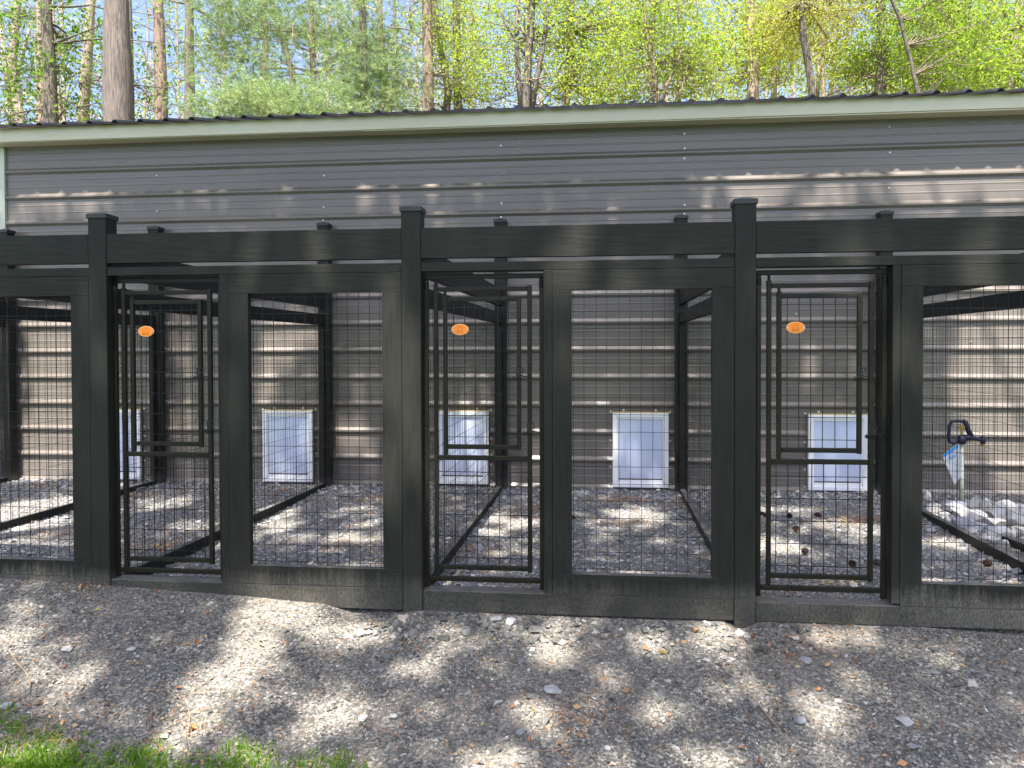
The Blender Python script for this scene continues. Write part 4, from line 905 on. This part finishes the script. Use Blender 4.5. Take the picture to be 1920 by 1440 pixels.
# farther wood that reads as one mass: thin stems and hazy young leaf
def far_wood():
    b = MB(); rs = random.Random(5); CC = []
    for i in range(130):
        Y = rs.uniform(26, 48); X = rs.uniform(-1.0, 1.0) * (Y + 4) * .95; h = rs.uniform(14, 24); r0 = rs.uniform(.06, .16); lx = rs.uniform(-1, 1)
        b.tube([(X, Y, 0), (X + lx * .3, Y, h * .5), (X + lx, Y, h)], [r0, r0 * .7, .03], 6, 0, cap=False)
        for _ in range(22):
            z = h * rs.uniform(.35, 1.0); t = z / h; a = rs.uniform(0, 6.28); l = rs.uniform(1.0, 3.2)
            p0 = Vector((X + lx * t, Y, z)); p1 = p0 + Vector((math.cos(a) * l, math.sin(a) * l, l * rs.uniform(.1, .7)))
            b.tube([p0, p0.lerp(p1, .5) + Vector((0, 0, .15)), p1], [.035, .022, .008], 3, 0, cap=False)
            dens = .60 if X > -2 else .15
            if rs.random() < dens: CC.append(p1)
            if rs.random() < dens: CC.append(p0.lerp(p1, .6))
    CC = np.repeat(np.array(CC), 18, 0); CC = CC + RNG.normal(size=CC.shape) * np.array([.5, .5, .35])
    v, f = leaf_quads(CC, .17)
    Vb = np.array(b.v); nb = len(Vb); fb = [q for q in b.f if len(q) == 4]
    mi = [0] * len(fb) + list(RNG.choice([1, 2, 3], len(f), p=[.55, .3, .15]))
    tag(np_obj('distant_wood', np.concatenate([Vb, v]), np.concatenate([np.array(fb), f + nb]), [BARK_PALE, LEAF_LIME, LEAF_YELL, LEAF_GREEN], mi=mi), 'thin far stems and young leaves deep in the wood, seen as one mass', 'woodland', kind='stuff')
far_wood()

# ------------------------------------------------------------------ unseen trees on the camera's side, crown gaps laid out to shape the sun patches
def canopy():
    dx, dy = SD.x / -SD.z, SD.y / -SD.z
    def foot(p): return (p.x - 0 + dx * p.z, p.y + dy * p.z)         # where the sunbeam through p would meet z = 0
    spots = []
    def lit(kind, px, py, rx, ry, s=1.0):
        if kind == 'G': f = ground_hit
        elif kind == 'W': f = lambda a, c: at_y(a, c, WY)
        elif kind == 'F': f = lambda a, c: at_y(a, c, 0.0)
        elif kind == 'I': f = lambda a, c: at_z(a, c, .08)
        q = {'G': 1.35, 'W': 1.2, 'F': 1.3, 'I': 1.35}[kind]; rx = max(rx, 30) if kind == 'F' else rx; rx *= q; ry *= q * {'W': 1.45, 'F': 2.1}.get(kind, 1); s = min(1.0, s * 1.25 + .1)
        c = foot(f(px, py)); e1 = foot(f(px + rx, py)); e2 = foot(f(px, py - ry))
        spots.append((c[0], c[1], max(.05, math.hypot(e1[0] - c[0], e1[1] - c[1])), max(.035, math.hypot(e2[0] - c[0], e2[1] - c[1])), s))
    for q in LIT: lit(*q)
    sp = np.array(spots)
    n = 125000
    x = RNG.uniform(-7.5, 5.5, n); y = RNG.uniform(-3.2, 4.9, n)
    ph = RNG.uniform(0, 6.28, 30); kv = RNG.normal(size=(30, 2)); kv /= np.linalg.norm(kv, axis=1)[:, None]; kv *= RNG.uniform(3, 16, 30)[:, None]
    nz = sum(np.sin(kv[i, 0] * x + kv[i, 1] * y + ph[i]) for i in range(30)) / math.sqrt(15)
    op = np.where((y > 2.85) & (y < 4.19), .99, np.clip(.95 - .14 * np.clip(nz - 1.5, 0, 3) * 2.2, .3, 1))                     # a few gaps everywhere
    jx = x + RNG.normal(0, .02, n); jy = y + RNG.normal(0, .02, n)
    for (cx, cy_, rx, ry, s) in sp:
        d = ((jx - cx) / rx) ** 2 + ((jy - cy_) / ry) ** 2 + .25 * nz
        op = np.minimum(op, 1 - s * np.clip(1.35 - d, 0, 1))
    for (px, py, rx, ry) in ((310, 1140, 95, 40), (285, 1200, 85, 50), (265, 1270, 85, 50), (225, 1330, 90, 45), (205, 1395, 70, 40)):     # leaves packed solid to cast the long trunk shade at left
        c = foot(ground_hit(px, py)); e1 = foot(ground_hit(px + rx, py)); e2 = foot(ground_hit(px, py - ry))
        d = ((jx - c[0]) / max(.05, math.hypot(e1[0] - c[0], e1[1] - c[1]))) ** 2 + ((jy - c[1]) / math.hypot(e2[0] - c[0], e2[1] - c[1])) ** 2
        op = np.where(d < 1, 1, op)
    keep = RNG.random(n) < op
    x, y = x[keep], y[keep]; n = len(x)
    h = RNG.uniform(10.0, 12.5, n)
    C = np.stack([x - dx * h, y - dy * h, h], -1)
    bound = np.array([-3.4, 1.0]); which = np.digitize(x + .5 * np.sin(y * 3), bound)
    labs = ['leafy tree standing behind the viewpoint, left one of three', 'leafy tree standing behind the viewpoint, middle one of three', 'leafy tree standing behind the viewpoint, right one of three']
    for i in range(3):
        c = C[which == i]; v, f = leaf_quads(c, .105, .25, .1, .8)
        bx = (-6.4, -1.4, 4.6)[i]; by = (-8.5, -9.5, -8.0)[i]
        root = empty('shade_tree', (bx, by, float(gz(bx, by))), labs[i], 'tree', 'leafy trees on the near side')
        np_obj('crown', v, f, LEAF_DARK, root)
        b = MB(); rs = random.Random(40 + i)
        b.tube([(bx, by, -.6), (bx + .05, by + .2, 2.5), (bx, by + .6, 6), (bx + .1, by + 1.0, 10), (bx, by + 1.2, 15)], [.22, .19, .17, .13, .05], 12)
        for _ in range(9):
            e = c[rs.randrange(len(c))]; b.tube(branch_path((bx, by + .8, rs.uniform(8.0, 11.0)), e + np.array([0, 0, .4]), .06, rs, 6), [.06, .05, .042, .034, .025, .018, .01], 6)
        b.build('trunk', BARK_GREY, root, smooth=True)
LIT = [('G', 580, 1175, 110, 34, .55), ('G', 560, 1365, 100, 38, .5), ('G', 470, 1265, 55, 36, .5), ('G', 90, 1150, 90, 30, .5), ('G', 80, 1240, 80, 40, .55), ('G', 690, 1300, 60, 30, .5), ('G', 960, 1190, 60, 24, .4), ('G', 1300, 1230, 60, 24, .35),
       ('I', 660, 960, 40, 8, .5), ('I', 600, 1040, 50, 8, .5), ('I', 560, 1010, 40, 8, .5), ('I', 1150, 985, 60, 8, .45), ('I', 1260, 1020, 40, 8, .4), ('I', 1600, 985, 50, 8, .6), ('I', 980, 985, 40, 8, .7), ('I', 1000, 1060, 30, 6, .5), ('I', 400, 1020, 30, 8, .5), ('I', 40, 1020, 60, 10, .6), ('I', 1900, 1080, 40, 12, .6),
       ('G', 40, 1190, 60, 22, .6), ('G', 150, 1262, 75, 42, .75), ('G', 60, 1290, 80, 30, .45), ('G', 470, 1150, 60, 22, .9), ('G', 560, 1160, 70, 26, .9), ('G', 640, 1170, 50, 22, .8), ('G', 460, 1212, 60, 28, .85), ('G', 430, 1260, 50, 24, .8),
       ('G', 560, 1230, 40, 20, .35), ('G', 380, 1330, 50, 40, .85), ('G', 600, 1345, 60, 42, .95), ('G', 520, 1400, 60, 20, .9), ('G', 340, 1400, 50, 20, .7), ('G', 690, 1185, 45, 16, .9), ('G', 770, 1265, 50, 24, .8), ('G', 735, 1320, 50, 28, .7), ('G', 925, 1255, 40, 30, .45),
       ('G', 1045, 1195, 46, 34, .95), ('G', 1110, 1180, 34, 16, .5), ('G', 1215, 1205, 36, 16, .75), ('G', 1010, 1350, 34, 24, .7), ('G', 920, 1425, 70, 24, .9), ('G', 700, 1400, 50, 20, .6), ('G', 1345, 1190, 40, 20, .8), ('G', 1545, 1200, 30, 16, .8), ('G', 1560, 1345, 50, 34, .6), ('G', 1330, 1425, 70, 22, .85), ('G', 1530, 1425, 60, 18, .8), ('G', 1150, 1420, 60, 20, .5), ('G', 1860, 1420, 60, 26, .55), ('G', 1700, 1250, 40, 16, .25), ('G', 60, 1415, 70, 20, .9), ('G', 470, 1425, 60, 16, .7), ('G', 620, 1425, 50, 16, .6), ('G', 60, 1130, 50, 14, .5), ('G', 1500, 1290, 60, 20, .3), ('G', 850, 1330, 50, 30, .55), ('G', 830, 1200, 40, 20, .5), ('G', 1400, 1290, 60, 24, .5), ('G', 1250, 1330, 50, 24, .4), ('G', 1700, 1330, 60, 24, .35), ('G', 1800, 1240, 50, 18, .4), ('G', 1650, 1200, 40, 14, .5), ('G', 500, 1300, 50, 24, .6), ('G', 20, 1240, 50, 20, .6), ('G', 1130, 1260, 40, 20, .4),
       # front timbers
       ('F', 510, 462, 46, 26, .55), ('F', 590, 452, 30, 22, .6), ('F', 640, 466, 26, 18, .45), ('F', 490, 520, 22, 16, .6), ('F', 600, 525, 50, 14, .5), ('F', 1100, 520, 22, 26, .75), ('F', 1160, 465, 18, 18, .5), ('F', 1270, 455, 30, 22, .55), ('F', 1270, 525, 30, 14, .55), ('F', 1190, 530, 30, 12, .3), ('F', 735, 690, 24, 70, .9), ('F', 775, 760, 18, 60, .7), ('F', 728, 880, 24, 50, .7), ('F', 780, 800, 12, 40, .4), ('F', 1050, 700, 14, 60, .25), ('F', 185, 700, 14, 60, .35), ('F', 210, 440, 20, 20, .3), ('F', 500, 1110, 70, 16, .85), ('F', 620, 1120, 60, 14, .7), ('F', 1800, 460, 60, 20, .3),
       # the siding
       ('W', 90, 360, 50, 36, 1), ('W', 170, 365, 34, 36, .9), ('W', 60, 400, 60, 16, .8), ('W', 520, 372, 24, 24, .5), ('W', 690, 350, 26, 30, .7), ('W', 690, 390, 26, 16, .5), ('W', 330, 370, 40, 12, .35), ('W', 1390, 320, 60, 40, .75), ('W', 1330, 350, 60, 30, .45), ('W', 1500, 315, 60, 26, .6), ('W', 1600, 340, 50, 30, .5), ('W', 1480, 370, 60, 20, .55), ('W', 1760, 330, 90, 44, .9), ('W', 1860, 340, 80, 60, 1), ('W', 1700, 380, 60, 20, .7), ('W', 1880, 290, 40, 14, .8),
       ('W', 80, 620, 70, 60, 1), ('W', 90, 740, 60, 70, .95), ('W', 100, 850, 50, 40, .8), ('W', 520, 640, 60, 30, .85), ('W', 560, 700, 40, 40, .4), ('W', 340, 640, 30, 40, .35), ('W', 350, 760, 40, 50, .4), ('W', 640, 830, 22, 30, .6), ('W', 690, 760, 20, 40, .45), ('W', 1520, 690, 20, 20, .4), ('W', 1840, 540, 90, 30, 1), ('W', 1850, 610, 120, 50, 1), ('W', 1860, 700, 110, 60, 1), ('W', 1880, 790, 80, 60, 1), ('W', 1890, 870, 60, 40, 1), ('W', 1410, 385, 50, 14, .8), ('W', 1330, 310, 40, 20, .6), ('W', 1560, 390, 60, 12, .8), ('W', 1820, 400, 80, 10, 1), ('W', 480, 700, 40, 40, .6), ('W', 560, 610, 30, 20, .7), ('W', 700, 820, 30, 30, .6), ('W', 20, 680, 40, 80, .8), ('W', 1800, 850, 40, 60, .6), ('W', 880, 820, 30, 50, .35), ('W', 1860, 730, 100, 110, 1), ('W', 60, 740, 70, 110, 1), ('W', 240, 345, 40, 16, .6), ('W', 420, 360, 40, 20, .45), ('W', 1450, 340, 120, 30, .6), ('W', 1800, 320, 130, 30, 1),
       # floors of the runs
       ('I', 60, 955, 90, 26, .9), ('I', 60, 985, 50, 12, .8), ('I', 110, 1035, 40, 12, .6), ('I', 300, 945, 50, 12, .6), ('I', 360, 985, 40, 10, .5), ('I', 510, 990, 40, 12, .85), ('I', 520, 960, 40, 8, .7), ('I', 670, 1010, 50, 10, .75), ('I', 690, 985, 34, 8, .6), ('I', 650, 1060, 60, 6, .5), ('I', 930, 975, 30, 10, .8), ('I', 915, 1000, 24, 10, .9), ('I', 960, 1030, 40, 10, .4), ('I', 1190, 965, 40, 8, .85), ('I', 1230, 975, 24, 8, .7), ('I', 1100, 1060, 40, 8, .7), ('I', 1200, 1070, 50, 8, .7), ('I', 1130, 1010, 40, 8, .3),
       ('I', 1455, 1020, 50, 14, 1), ('I', 1510, 1030, 30, 8, .6), ('I', 1540, 992, 60, 8, .6), ('I', 1470, 957, 50, 6, .6), ('I', 1620, 1010, 40, 8, .6), ('I', 1560, 1075, 50, 8, .6), ('I', 1640, 1090, 40, 6, .6), ('I', 1770, 1015, 40, 10, .7), ('I', 1760, 1080, 40, 8, .7), ('I', 1870, 960, 40, 14, .35), ('I', 1890, 1005, 30, 12, .25), ('I', 1790, 975, 30, 10, .5)]
canopy()
